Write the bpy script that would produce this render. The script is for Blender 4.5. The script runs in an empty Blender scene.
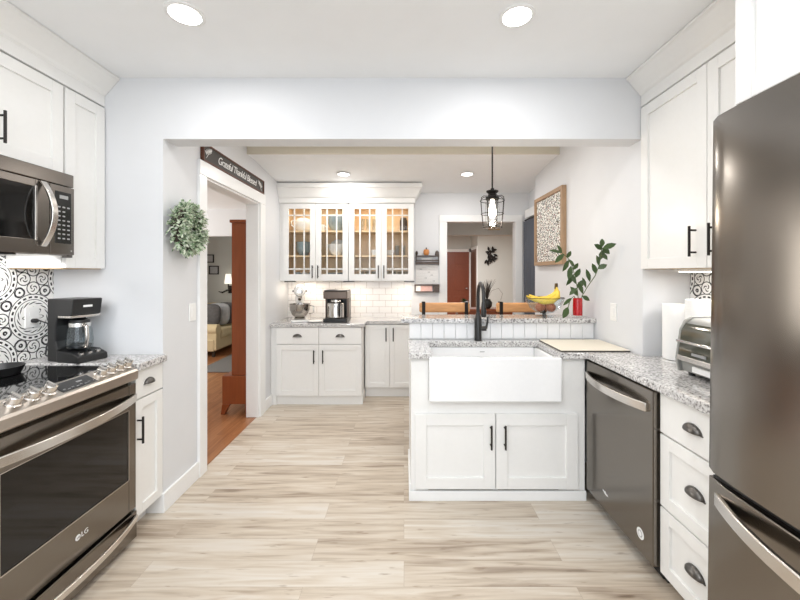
import bpy, bmesh, math, random
from mathutils import Vector, Matrix
random.seed(7)
PI = math.pi
SC = bpy.context.scene
COL = SC.collection

# ------------------------------------------------------------------ camera, world, lights, exposure
cam_d = bpy.data.cameras.new('camera')
cam_d.sensor_width = 36.0
cam_d.lens = 370.0 / 800.0 * 36.0
cam_d.shift_x = -0.005
cam_d.shift_y = -0.03375
cam_d.clip_start = 0.02
cam = bpy.data.objects.new('camera', cam_d)
cam.location = (0, 0, 1.40)
cam.rotation_euler = (PI / 2, 0, 0)
COL.objects.link(cam)
SC.camera = cam

w = bpy.data.worlds.new('world')
SC.world = w
w.use_nodes = True
bg = w.node_tree.nodes['Background']
bg.inputs[0].default_value = (0.80, 0.89, 1.0, 1)
bg.inputs[1].default_value = 1.0

SC.view_settings.view_transform = 'Standard'
SC.view_settings.look = 'None'
SC.view_settings.gamma = 1.0
SC.view_settings.use_curve_mapping = False
SC.view_settings.exposure = 0.36


def area(name, loc, rot, sx, sy, power, color=(1, 1, 1), shape='RECTANGLE', spread=PI):
    d = bpy.data.lights.new(name, 'AREA')
    d.shape = shape
    d.size = sx
    if shape in ('RECTANGLE', 'ELLIPSE'):
        d.size_y = sy
    d.energy = power
    d.color = color
    d.spread = spread
    o = bpy.data.objects.new(name, d)
    o.location = loc
    o.rotation_euler = rot
    COL.objects.link(o)
    return o


WARM = (1.0, 0.88, 0.74)
NEUT = (1.0, 0.985, 0.97)
area('rear_window_fill', (-0.1, -2.34, 1.35), (PI / 2, 0, 0), 3.0, 2.1, 32, (0.89, 0.945, 1.0))  # soft fill added behind the camera, at an assumed rear window
area('overhead_fill', (-0.25, -0.25, 2.50), (0, 0, 0), 2.2, 1.8, 33, (0.92, 0.96, 1.0))  # large overhead fill added to light the side walls; no fixture here
area('living_room_fill', (-4.4, 4.6, 1.5), (0, -PI / 2, 0), 1.6, 1.8, 45, (1.0, 0.97, 0.92))  # unseen fill added to brighten the living room
area('hall_fill', (1.0, 7.2, 2.34), (0, 0, 0), 0.5, 0.5, 58, (1.0, 0.98, 0.96))  # added fill for the hall, no lamp modelled

# ------------------------------------------------------------------ mesh helpers


def ident(a, b, c):
    return (a, b, c)


def frame_left(x0):      # a face that looks to +X: u along Y, v up, n outwards
    return lambda u, v, n: (x0 + n, u, v)


def frame_right(x0):     # a face that looks to -X
    return lambda u, v, n: (x0 - n, u, v)


def frame_front(y0):     # a face that looks to -Y
    return lambda u, v, n: (u, y0 - n, v)


class MB:
    def __init__(s, xf=ident):
        s.bm = bmesh.new()
        s.xf = xf

    def V(s, p):
        return s.bm.verts.new(s.xf(*p))

    def box(s, a0, a1, b0, b1, c0, c1):
        v = [s.V((a, b, c)) for a in (a0, a1) for b in (b0, b1) for c in (c0, c1)]
        for f in ((0, 1, 3, 2), (4, 6, 7, 5), (0, 4, 5, 1), (2, 3, 7, 6), (0, 2, 6, 4), (1, 5, 7, 3)):
            s.bm.faces.new([v[i] for i in f])
        return s

    def prism(s, pts, c0, c1, order='abc'):
        """pts: (a, b) outline, extruded along the third axis; order names which slots the pair and extrusion fill"""
        def mk(p, c):
            d = {'p': p[0], 'q': p[1], 'c': c}
            return s.V(tuple(d[k] for k in order))
        if order == 'abc':
            order = 'pqc'
        lo = [mk(p, c0) for p in pts]
        hi = [mk(p, c1) for p in pts]
        n = len(pts)
        s.bm.faces.new(lo[::-1])
        s.bm.faces.new(hi)
        for i in range(n):
            s.bm.faces.new((lo[i], lo[(i + 1) % n], hi[(i + 1) % n], hi[i]))
        return s

    def lathe(s, c, prof, seg=24, axis=(0, 0, 1), cap=True):
        """prof: list of (radius, height along axis) from c"""
        c = Vector(c)
        q = Vector((0, 0, 1)).rotation_difference(Vector(axis).normalized())
        rings = []
        for r, h in prof:
            ring = []
            for k in range(seg):
                a = 2 * PI * k / seg
                p = c + q @ Vector((max(r, 1e-4) * math.cos(a), max(r, 1e-4) * math.sin(a), h))
                ring.append(s.V(tuple(p)))
            rings.append(ring)
        for A, B in zip(rings, rings[1:]):
            for k in range(seg):
                s.bm.faces.new((A[k], A[(k + 1) % seg], B[(k + 1) % seg], B[k]))
        if cap:
            s.bm.faces.new(rings[0][::-1])
            s.bm.faces.new(rings[-1])
        return s

    def cyl(s, p0, p1, r, seg=16):
        p0, p1 = Vector(p0), Vector(p1)
        L = (p1 - p0).length
        return s.lathe(p0, [(r, 0), (r, L)], seg, (p1 - p0))

    def tube(s, pts, r, seg=8, closed=False, flat=None):
        P = [Vector(p) for p in pts]
        n = len(P)
        R = r if isinstance(r, (list, tuple)) else [r] * n
        T = []
        for i in range(n):
            if closed:
                t = P[(i + 1) % n] - P[i - 1]
            else:
                t = P[min(i + 1, n - 1)] - P[max(i - 1, 0)]
            T.append(t.normalized())
        up = Vector((0, 0, 1)) if abs(T[0].z) < 0.9 else Vector((1, 0, 0))
        nrm = (up - T[0] * up.dot(T[0])).normalized()
        rings = []
        for i in range(n):
            if i:
                nrm = T[i - 1].rotation_difference(T[i]) @ nrm
                nrm = (nrm - T[i] * nrm.dot(T[i])).normalized()
            b = T[i].cross(nrm)
            fx, fy = flat if flat else (1, 1)
            rings.append([s.V(tuple(P[i] + R[i] * (fx * math.cos(2 * PI * k / seg) * nrm + fy * math.sin(2 * PI * k / seg) * b)))
                          for k in range(seg)])
        m = n if closed else n - 1
        for i in range(m):
            A, B = rings[i], rings[(i + 1) % n]
            for k in range(seg):
                s.bm.faces.new((A[k], A[(k + 1) % seg], B[(k + 1) % seg], B[k]))
        if not closed:
            s.bm.faces.new(rings[0][::-1])
            s.bm.faces.new(rings[-1])
        return s

    def ell(s, c, r, seg=16, rings=10):
        c = Vector(c)
        if not isinstance(r, (tuple, list)):
            r = (r, r, r)
        prev = None
        top = s.V(tuple(c + Vector((0, 0, r[2]))))
        for i in range(1, rings):
            th = PI * i / rings
            cur = [s.V((c.x + r[0] * math.sin(th) * math.cos(2 * PI * k / seg),
                        c.y + r[1] * math.sin(th) * math.sin(2 * PI * k / seg),
                        c.z + r[2] * math.cos(th))) for k in range(seg)]
            for k in range(seg):
                if prev is None:
                    s.bm.faces.new((top, cur[k], cur[(k + 1) % seg]))
                else:
                    s.bm.faces.new((prev[k], cur[k], cur[(k + 1) % seg], prev[(k + 1) % seg]))
            prev = cur
        bot = s.V(tuple(c - Vector((0, 0, r[2]))))
        for k in range(seg):
            s.bm.faces.new((prev[k], bot, prev[(k + 1) % seg]))
        return s

    def leaf(s, p, d, up, L, W, droop=0.0, th=0.0012):
        """a thin but solid leaf blade of length L from p along d"""
        p, d, up = Vector(p), Vector(d).normalized(), Vector(up)
        side = d.cross(up)
        if side.length < 1e-4:
            side = d.cross(Vector((1, 0, 0.3)))
        side.normalize()
        n = side.cross(d).normalized()
        prof = ((0, 0.05), (0.2, 0.62), (0.45, 1.0), (0.75, 0.72), (1.0, 0.04))
        rows = []
        for t, wd in prof:
            c = p + d * (L * t) - Vector((0, 0, droop * L * t * t))
            hw = W * 0.5 * wd
            rows.append([s.V(tuple(c + side * hw + n * hw * 0.25)), s.V(tuple(c - n * th)), s.V(tuple(c - side * hw + n * hw * 0.25)),
                         s.V(tuple(c + n * th))])
        for A, B in zip(rows, rows[1:]):
            for k in range(4):
                s.bm.faces.new((A[k], A[(k + 1) % 4], B[(k + 1) % 4], B[k]))
        s.bm.faces.new(rows[0][::-1])
        s.bm.faces.new(rows[-1])
        return s

    def build(s, name, mat, parent=None, bevel=0.0, smooth=None, seg=2):
        bmesh.ops.recalc_face_normals(s.bm, faces=s.bm.faces[:])
        off = Vector((0, 0, 0))
        q = parent
        while q is not None:
            off += Vector(q.location)
            q = q.parent
        if off.length:
            bmesh.ops.translate(s.bm, verts=s.bm.verts[:], vec=-off)
        me = bpy.data.meshes.new(name)
        s.bm.to_mesh(me)
        s.bm.free()
        me.materials.append(mat)
        if smooth is not None:
            for p in me.polygons:
                p.use_smooth = True
            me.set_sharp_from_angle(angle=math.radians(smooth))
        o = bpy.data.objects.new(name, me)
        COL.objects.link(o)
        if parent is not None:
            o.parent = parent
        if bevel:
            m = o.modifiers.new('bevel', 'BEVEL')
            m.width = bevel
            m.segments = seg
            m.limit_method = 'ANGLE'
            m.angle_limit = math.radians(40)
        return o


def tag(o, label, cat, group=None):
    o['label'] = label
    o['category'] = cat
    if group:
        o['group'] = group
    return o


def thing(name, loc, label, cat, group=None):
    o = bpy.data.objects.new(name, None)
    o.empty_display_size = 0.05
    o.location = loc
    COL.objects.link(o)
    return tag(o, label, cat, group)


def struct(o):
    o['kind'] = 'structure'
    return o


def text_obj(name, body, size, loc, rot, mat, parent, shear=0.0, extrude=0.0006, align='CENTER', space=1.0):
    c = bpy.data.curves.new(name, 'FONT')
    c.body = body
    c.size = size
    c.shear = shear
    c.extrude = extrude
    c.align_x = align
    c.align_y = 'CENTER'
    c.space_character = space
    c.materials.append(mat)
    o = bpy.data.objects.new(name, c)
    off = Vector((0, 0, 0))
    q = parent
    while q is not None:
        off += Vector(q.location)
        q = q.parent
    o.location = Vector(loc) - off
    o.rotation_euler = rot
    COL.objects.link(o)
    me = bpy.data.meshes.new_from_object(o.evaluated_get(bpy.context.evaluated_depsgraph_get()))
    mo = bpy.data.objects.new(name, me)
    mo.location, mo.rotation_euler = o.location, o.rotation_euler
    bpy.data.objects.remove(o)
    COL.objects.link(mo)
    mo.name = name
    mo.parent = parent
    return mo


FACE_PX = (PI / 2, 0, PI / 2)       # text that faces +X
FACE_NX = (PI / 2, 0, -PI / 2)      # text that faces -X
FACE_NY = (PI / 2, 0, 0)            # text that faces the camera

# ------------------------------------------------------------------ materials


def lin(r, g, b):
    def f(c):
        c /= 255.0
        return c / 12.92 if c <= 0.04045 else ((c + 0.055) / 1.055) ** 2.4
    return (f(r), f(g), f(b), 1.0)


def new_mat(name):
    m = bpy.data.materials.new(name)
    m.use_nodes = True
    nt = m.node_tree
    return m, nt, nt.nodes['Principled BSDF']


def mat(name, col, rough=0.5, metal=0.0, coat=0.0, spec=0.5, noise=0.0, nscale=40.0, stretch=None, bump=0.0, emit=None, estr=0.0):
    m, nt, b = new_mat(name)
    b.inputs['Base Color'].default_value = col
    b.inputs['Roughness'].default_value = rough
    b.inputs['Metallic'].default_value = metal
    b.inputs['Coat Weight'].default_value = coat
    b.inputs['Coat Roughness'].default_value = 0.08
    b.inputs['Specular IOR Level'].default_value = spec
    if emit:
        b.inputs['Emission Color'].default_value = emit
        b.inputs['Emission Strength'].default_value = estr
    tc = nt.nodes.new('ShaderNodeTexCoord')
    mp = nt.nodes.new('ShaderNodeMapping')
    mp.inputs['Scale'].default_value = stretch if stretch else (1, 1, 1)
    nz = nt.nodes.new('ShaderNodeTexNoise')
    nz.inputs['Scale'].default_value = nscale
    nz.inputs['Detail'].default_value = 4
    nt.links.new(tc.outputs['Object'], mp.inputs[0])
    nt.links.new(mp.outputs[0], nz.inputs['Vector'])
    amt = max(noise, 0.02)
    mx = nt.nodes.new('ShaderNodeMixRGB')
    mx.inputs[1].default_value = tuple(c * (1 - amt) for c in col[:3]) + (1,)
    mx.inputs[2].default_value = tuple(min(1, c * (1 + amt)) for c in col[:3]) + (1,)
    nt.links.new(nz.outputs['Fac'], mx.inputs[0])
    nt.links.new(mx.outputs[0], b.inputs['Base Color'])
    if bump:
        bp = nt.nodes.new('ShaderNodeBump')
        bp.inputs['Strength'].default_value = bump
        bp.inputs['Distance'].default_value = 0.002
        nt.links.new(nz.outputs['Fac'], bp.inputs['Height'])
        nt.links.new(bp.outputs[0], b.inputs['Normal'])
    return m


def ramp(nt, fac, stops, interp='LINEAR'):
    r = nt.nodes.new('ShaderNodeValToRGB')
    r.color_ramp.interpolation = interp
    el = r.color_ramp.elements
    while len(el) < len(stops):
        el.new(0.5)
    for e, (p, c) in zip(el, stops):
        e.position = p
        e.color = c
    nt.links.new(fac, r.inputs[0])
    return r.outputs[0]


class NM:
    """tiny maths-node writer"""
    def __init__(s, nt):
        s.nt = nt

    def op(s, o, a, b=None, c=None):
        n = s.nt.nodes.new('ShaderNodeMath')
        n.operation = o
        for i, v in enumerate((a, b, c)):
            if v is None:
                continue
            if isinstance(v, (int, float)):
                n.inputs[i].default_value = v
            else:
                s.nt.links.new(v, n.inputs[i])
        return n.outputs[0]

    def add(s, a, b): return s.op('ADD', a, b)
    def sub(s, a, b): return s.op('SUBTRACT', a, b)
    def mul(s, a, b): return s.op('MULTIPLY', a, b)
    def lt(s, a, b): return s.op('LESS_THAN', a, b)
    def gt(s, a, b): return s.op('GREATER_THAN', a, b)
    def mx(s, a, b): return s.op('MAXIMUM', a, b)
    def mn(s, a, b): return s.op('MINIMUM', a, b)
    def absv(s, a): return s.op('ABSOLUTE', a)
    def length(s, a, b): return s.op('SQRT', s.add(s.mul(a, a), s.mul(b, b)))

    def ring(s, d, r, hw):     # 1 where |d - r| < hw
        return s.lt(s.absv(s.sub(d, r)), hw)

    def band(s, d, lo, hi):
        return s.mul(s.gt(d, lo), s.lt(d, hi))


# paint
M_CAB = mat('cabinet_white_paint', lin(240, 239, 236), 0.32, coat=0.15, noise=0.01)
M_WALL = mat('wall_pale_grey_paint', lin(225, 226, 228), 0.62, noise=0.012, nscale=6)
M_WALL2 = mat('wall_grey_green_paint', lin(206, 208, 203), 0.7, noise=0.015, nscale=6)
M_CEIL = mat('ceiling_white_paint', lin(246, 247, 248), 0.8, noise=0.01, nscale=8)
M_CREAM = mat('ceiling_step_cream_paint', lin(214, 207, 190), 0.8)
M_TRIM = mat('trim_white_gloss_paint', lin(243, 243, 242), 0.3, coat=0.1)
M_SHIP = mat('shiplap_white_paint', lin(243, 243, 243), 0.28, coat=0.2)
M_DARKGAP = mat('dark_gap', lin(18, 17, 16), 0.7)
M_CERAMIC = mat('white_fireclay', lin(246, 246, 246), 0.12, coat=0.6)
M_PLASTW = mat('white_plastic', lin(242, 242, 240), 0.35)
M_PAPER = mat('white_paper_towel', lin(246, 245, 243), 0.9, noise=0.03, nscale=180, bump=0.3)
M_BLACKP = mat('black_plastic', lin(26, 26, 27), 0.35)
M_BLACKG = mat('black_ceramic_glass', lin(9, 9, 10), 0.04, coat=0.5)
M_OVENG = mat('smoked_oven_glass', lin(20, 19, 18), 0.05, coat=0.15, spec=0.35)
M_BRONZE = mat('dark_bronze_metal', lin(52, 48, 46), 0.38, 0.85)
M_PEWTER = mat('antique_pewter_metal', lin(104, 101, 98), 0.3, 0.95)
M_GUN = mat('gunmetal_faucet', lin(66, 66, 66), 0.33, 0.8)
M_STEEL = mat('brushed_steel', lin(214, 209, 203), 0.24, 1.0, noise=0.05, nscale=30, stretch=(20, 1, 20))
M_PANELM = mat('range_panel_steel', lin(186, 177, 168), 0.3, 1.0)
M_CHROME = mat('polished_steel', lin(222, 220, 217), 0.1, 1.0)
M_BOWL = mat('mixer_bowl_steel', lin(168, 162, 155), 0.16, 1.0)
M_WHITEM = mat('white_enamel', lin(244, 243, 240), 0.18, coat=0.5)
M_IRON = mat('black_iron', lin(40, 36, 34), 0.55, 0.6)
M_PRINT = mat('white_print', lin(236, 236, 234), 0.5)
M_GREYPRINT = mat('grey_print', lin(160, 160, 160), 0.5)
M_REDGL = mat('red_beaded_glass', lin(190, 20, 28), 0.12, coat=0.6, noise=0.6, nscale=90, bump=0.6)
M_BANANA = mat('banana_skin', lin(240, 205, 78), 0.5, noise=0.1, nscale=30)
M_BANTIP = mat('banana_tip', lin(92, 70, 34), 0.7)
M_FRUIT = mat('reddish_brown_fruit_skin', lin(172, 96, 60), 0.45, noise=0.2, nscale=25)
M_LEAF = mat('glossy_dark_leaf', lin(64, 86, 44), 0.35, noise=0.3, nscale=30)
M_STEM = mat('plant_stem', lin(88, 104, 62), 0.6)
M_TWIG = mat('dry_twig', lin(66, 58, 50), 0.8)
M_DARKLEAF = mat('dark_spiky_leaf', lin(56, 58, 52), 0.6, noise=0.3, nscale=25)
M_DARKPOT = mat('dark_pot', lin(46, 46, 44), 0.5)
M_SOFA = mat('beige_sofa_fabric', lin(214, 196, 158), 0.9, noise=0.08, nscale=120, bump=0.3)
M_RUG = mat('grey_rug', lin(120, 118, 116), 0.95, noise=0.2, nscale=90, bump=0.4)
M_CURTAIN = mat('blue_grey_curtain_fabric', lin(92, 95, 103), 0.85, noise=0.08, nscale=60)
M_MATW = mat('cream_board', lin(236, 228, 210), 0.45, noise=0.02)
M_MATE = mat('dark_board_edge', lin(58, 50, 44), 0.6)
M_REDW = mat('reddish_brown_wood', lin(146, 76, 40), 0.3, coat=0.25, noise=0.25, nscale=6, stretch=(8, 8, 0.7))
M_DOORW = mat('brown_door_wood', lin(138, 74, 50), 0.35, coat=0.15, noise=0.15, nscale=5, stretch=(8, 8, 0.6))
M_TWIGD = mat('dark_brown_door_wood', lin(104, 74, 56), 0.4, noise=0.15, nscale=5, stretch=(8, 8, 0.6))
M_DARKMET = mat('dark_brown_metal', lin(112, 100, 92), 0.32, 1.0)
M_SLAB = mat('rustic_slab_wood', lin(205, 150, 98), 0.5, noise=0.4, nscale=9, stretch=(1.0, 7, 7))
M_FRAMEW = mat('picture_frame_wood', lin(170, 140, 110), 0.5, noise=0.25, nscale=12, stretch=(6, 6, 1.2))
M_SIGNW = mat('sign_frame_wood', lin(88, 48, 30), 0.5, noise=0.25, nscale=10, stretch=(6, 1, 6))
M_SIGNF = mat('sign_dark_board', lin(70, 66, 62), 0.6, noise=0.15, nscale=14, stretch=(6, 1, 6))
M_TAN = mat('cabinet_interior_wood', lin(238, 210, 170), 0.5, noise=0.08, nscale=10, stretch=(8, 8, 1))
M_UNDER = mat('cabinet_underside_wood', lin(190, 160, 118), 0.5, noise=0.1, nscale=10)
M_BLUEG = mat('blue_grey_stoneware', lin(150, 166, 172), 0.3, coat=0.3)
M_PLATE = mat('white_china', lin(240, 240, 238), 0.2, coat=0.4)
M_PUMPKIN = mat('orange_pumpkin_skin', lin(206, 138, 78), 0.5, noise=0.1)
M_PINKP = mat('pink_printed_paper', lin(226, 186, 178), 0.7, noise=0.2, nscale=60)
M_GREYW = mat('weathered_grey_wood', lin(96, 86, 82), 0.7, noise=0.35, nscale=14, stretch=(1.5, 1, 9))
M_LENS = mat('lit_downlight_lens', lin(255, 250, 240), 0.5, emit=(1, 0.97, 0.93, 1), estr=9)
M_BULB = mat('lit_bulb', lin(255, 240, 215), 0.4, emit=(1, 0.9, 0.75, 1), estr=6)
M_BAR = mat('lit_light_bar', lin(255, 250, 240), 0.5, emit=(1, 0.95, 0.86, 1), estr=4)
M_SHADE = mat('white_lamp_shade', lin(245, 240, 230), 0.7, emit=(1, 0.9, 0.76, 1), estr=0.8)
M_PILLOWD = mat('charcoal_pillow', lin(96, 94, 94), 0.9, noise=0.35, nscale=22)
M_PILLOWL = mat('grey_pillow', lin(186, 188, 190), 0.9, noise=0.2, nscale=22)
M_GREENGL = mat('smoked_green_oven_door', lin(74, 76, 66), 0.06, coat=0.5, noise=0.35, nscale=5)
M_GREYP = mat('grey_plastic', lin(150, 150, 146), 0.4)
M_SCREEN = mat('dark_display', lin(38, 37, 36), 0.15)


def metal_dark(name, col, rough):
    m, nt, b = new_mat(name)
    b.inputs['Metallic'].default_value = 1.0
    b.inputs['Base Color'].default_value = col
    tc = nt.nodes.new('ShaderNodeTexCoord')
    mp = nt.nodes.new('ShaderNodeMapping')
    mp.inputs['Scale'].default_value = (500, 14, 500)
    nz = nt.nodes.new('ShaderNodeTexNoise')
    nz.inputs['Scale'].default_value = 1.0
    nz.inputs['Detail'].default_value = 3
    nt.links.new(tc.outputs['Object'], mp.inputs[0])
    nt.links.new(mp.outputs[0], nz.inputs['Vector'])
    o = ramp(nt, nz.outputs['Fac'], [(0.3, (rough * 0.99,) * 3 + (1,)), (0.7, (rough * 1.01,) * 3 + (1,))])
    nt.links.new(o, b.inputs['Roughness'])
    return m


M_BLKST = metal_dark('black_stainless_steel', lin(131, 125, 118), 0.21)
M_BLKST2 = metal_dark('black_stainless_microwave', lin(128, 122, 116), 0.24)


def glass(name, tint=(1, 1, 1, 1), gloss=0.1):
    m = bpy.data.materials.new(name)
    m.use_nodes = True
    nt = m.node_tree
    for n in list(nt.nodes):
        if n.type == 'BSDF_PRINCIPLED':
            nt.nodes.remove(n)
    out = [n for n in nt.nodes if n.type == 'OUTPUT_MATERIAL'][0]
    t = nt.nodes.new('ShaderNodeBsdfTransparent')
    t.inputs[0].default_value = tint
    g = nt.nodes.new('ShaderNodeBsdfGlossy')
    g.inputs['Roughness'].default_value = 0.03
    lw = nt.nodes.new('ShaderNodeLayerWeight')
    lw.inputs[0].default_value = 0.5
    fr = nt.nodes.new('ShaderNodeMath')
    fr.operation = 'POWER'
    fr.inputs[1].default_value = 4.0
    nt.links.new(lw.outputs['Facing'], fr.inputs[0])
    fq = nt.nodes.new('ShaderNodeMath')
    fq.operation = 'MULTIPLY'
    fq.inputs[1].default_value = 0.5
    nt.links.new(fr.outputs[0], fq.inputs[0])
    fr = fq
    ad = nt.nodes.new('ShaderNodeMath')
    ad.operation = 'ADD'
    ad.inputs[1].default_value = gloss
    ad.use_clamp = True
    nt.links.new(fr.outputs[0], ad.inputs[0])
    mx = nt.nodes.new('ShaderNodeMixShader')
    nt.links.new(ad.outputs[0], mx.inputs[0])
    nt.links.new(t.outputs[0], mx.inputs[1])
    nt.links.new(g.outputs[0], mx.inputs[2])
    nt.links.new(mx.outputs[0], out.inputs[0])
    return m


M_GLASS = glass('clear_glass', (0.985, 0.988, 0.985, 1), 0.015)
M_GLASSB = glass('blue_tinted_glass', (0.93, 0.96, 0.97, 1), 0.04)


def m_granite():
    m, nt, b = new_mat('white_grey_granite')
    tc = nt.nodes.new('ShaderNodeTexCoord')
    n1 = nt.nodes.new('ShaderNodeTexNoise')
    n1.inputs['Scale'].default_value = 95
    n1.inputs['Detail'].default_value = 3
    n2 = nt.nodes.new('ShaderNodeTexNoise')
    n2.inputs['Scale'].default_value = 34
    n2.inputs['Detail'].default_value = 5
    v = nt.nodes.new('ShaderNodeTexVoronoi')
    v.inputs['Scale'].default_value = 170
    for n in (n1, n2, v):
        nt.links.new(tc.outputs['Object'], n.inputs['Vector'])
    a = ramp(nt, n1.outputs['Fac'], [(0.34, lin(122, 118, 118)), (0.43, lin(186, 183, 181)), (0.52, lin(222, 220, 218)), (0.7, lin(238, 237, 235))])
    c = ramp(nt, n2.outputs['Fac'], [(0.35, lin(150, 148, 150)), (0.55, lin(228, 227, 226)), (0.7, lin(236, 235, 233))])
    mx = nt.nodes.new('ShaderNodeMixRGB')
    mx.blend_type = 'MULTIPLY'
    mx.inputs[0].default_value = 0.45
    nt.links.new(a, mx.inputs[1])
    nt.links.new(c, mx.inputs[2])
    nt.links.new(mx.outputs[0], b.inputs['Base Color'])
    b.inputs['Roughness'].default_value = 0.09
    b.inputs['Coat Weight'].default_value = 0.3
    b.inputs['Coat Roughness'].default_value = 0.03
    return m


M_GRAN = m_granite()


def m_planks(name, cols, width, length, grain=1.0, rough=0.38, along='x', seam=lin(150, 138, 124)):
    m, nt, b = new_mat(name)
    tc = nt.nodes.new('ShaderNodeTexCoord')
    mp = nt.nodes.new('ShaderNodeMapping')
    if along == 'y':
        mp.inputs['Rotation'].default_value = (0, 0, PI / 2)
    nt.links.new(tc.outputs['Object'], mp.inputs[0])
    br = nt.nodes.new('ShaderNodeTexBrick')
    br.offset = 0.37
    br.inputs['Scale'].default_value = 1.0
    br.inputs['Brick Width'].default_value = length
    br.inputs['Row Height'].default_value = width
    br.inputs['Mortar Size'].default_value = 0.0009
    br.inputs['Color1'].default_value = (0, 0, 0, 1)
    br.inputs['Color2'].default_value = (1, 1, 1, 1)
    br.inputs['Mortar'].default_value = (0.5, 0.5, 0.5, 1)
    nt.links.new(mp.outputs[0], br.inputs['Vector'])
    # shift the grain of every plank by its own random tone
    sh = nt.nodes.new('ShaderNodeVectorMath')
    sh.operation = 'MULTIPLY_ADD'
    sh.inputs[1].default_value = (37, 91, 13)
    nt.links.new(br.outputs['Color'], sh.inputs[0])
    sc = nt.nodes.new('ShaderNodeMapping')
    sc.inputs['Scale'].default_value = (1.5, 20, 1)
    nt.links.new(mp.outputs[0], sc.inputs[0])
    nt.links.new(sc.outputs[0], sh.inputs[2])
    n1 = nt.nodes.new('ShaderNodeTexNoise')
    n1.inputs['Scale'].default_value = 1.6
    n1.inputs['Detail'].default_value = 7
    n1.inputs['Distortion'].default_value = 0.6
    nt.links.new(sh.outputs[0], n1.inputs['Vector'])
    N = NM(nt)
    g = N.add(N.mul(br.outputs['Color'], 0.2), N.mul(n1.outputs['Fac'], 0.82 * grain))
    c = ramp(nt, g, cols)
    # knots and dark flecks
    sc2 = nt.nodes.new('ShaderNodeMapping')
    sc2.inputs['Scale'].default_value = (4.0, 24, 1)
    nt.links.new(mp.outputs[0], sc2.inputs[0])
    n2 = nt.nodes.new('ShaderNodeTexNoise')
    n2.inputs['Scale'].default_value = 1.7
    n2.inputs['Detail'].default_value = 3
    nt.links.new(sc2.outputs[0], n2.inputs['Vector'])
    fk = ramp(nt, n2.outputs['Fac'], [(0.64, (1, 1, 1, 1)), (0.74, (0.55, 0.47, 0.40, 1))])
    mx = nt.nodes.new('ShaderNodeMixRGB')
    mx.blend_type = 'MULTIPLY'
    mx.inputs[0].default_value = 0.8
    nt.links.new(c, mx.inputs[1])
    nt.links.new(fk, mx.inputs[2])
    mx2 = nt.nodes.new('ShaderNodeMixRGB')
    mx2.inputs[2].default_value = seam
    nt.links.new(br.outputs['Fac'], mx2.inputs[0])
    nt.links.new(mx.outputs[0], mx2.inputs[1])
    nt.links.new(mx2.outputs[0], b.inputs['Base Color'])
    b.inputs['Roughness'].default_value = rough
    return m


M_FLOOR = m_planks('pale_oak_plank_floor',
                   [(0.22, lin(134, 117, 101)), (0.36, lin(178, 162, 144)), (0.47, lin(200, 186, 168)), (0.6, lin(211, 201, 187)), (0.8, lin(219, 214, 207))],
                   0.150, 1.22, seam=lin(176, 160, 142))
M_FLOOR2 = m_planks('orange_oak_strip_floor',
                    [(0.2, lin(126, 78, 48)), (0.5, lin(162, 108, 70)), (0.8, lin(184, 132, 92))], 0.06, 0.8, rough=0.3, along='y', seam=lin(110, 66, 38))


def m_subway():
    m, nt, b = new_mat('white_subway_tile')
    tc = nt.nodes.new('ShaderNodeTexCoord')
    mp = nt.nodes.new('ShaderNodeMapping')
    mp.inputs['Rotation'].default_value = (PI / 2, 0, 0)
    nt.links.new(tc.outputs['Object'], mp.inputs[0])
    br = nt.nodes.new('ShaderNodeTexBrick')
    br.inputs['Scale'].default_value = 1.0
    br.inputs['Brick Width'].default_value = 0.152
    br.inputs['Row Height'].default_value = 0.076
    br.inputs['Mortar Size'].default_value = 0.0022
    br.inputs['Color1'].default_value = lin(246, 243, 240)
    br.inputs['Color2'].default_value = lin(242, 239, 236)
    br.inputs['Mortar'].default_value = lin(196, 186, 178)
    nt.links.new(mp.outputs[0], br.inputs['Vector'])
    nt.links.new(br.outputs['Color'], b.inputs['Base Color'])
    bp = nt.nodes.new('ShaderNodeBump')
    bp.invert = True
    bp.inputs['Strength'].default_value = 0.5
    bp.inputs['Distance'].default_value = 0.002
    nt.links.new(br.outputs['Fac'], bp.inputs['Height'])
    nt.links.new(bp.outputs[0], b.inputs['Normal'])
    b.inputs['Roughness'].default_value = 0.14
    return m


M_SUBWAY = m_subway()


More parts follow.
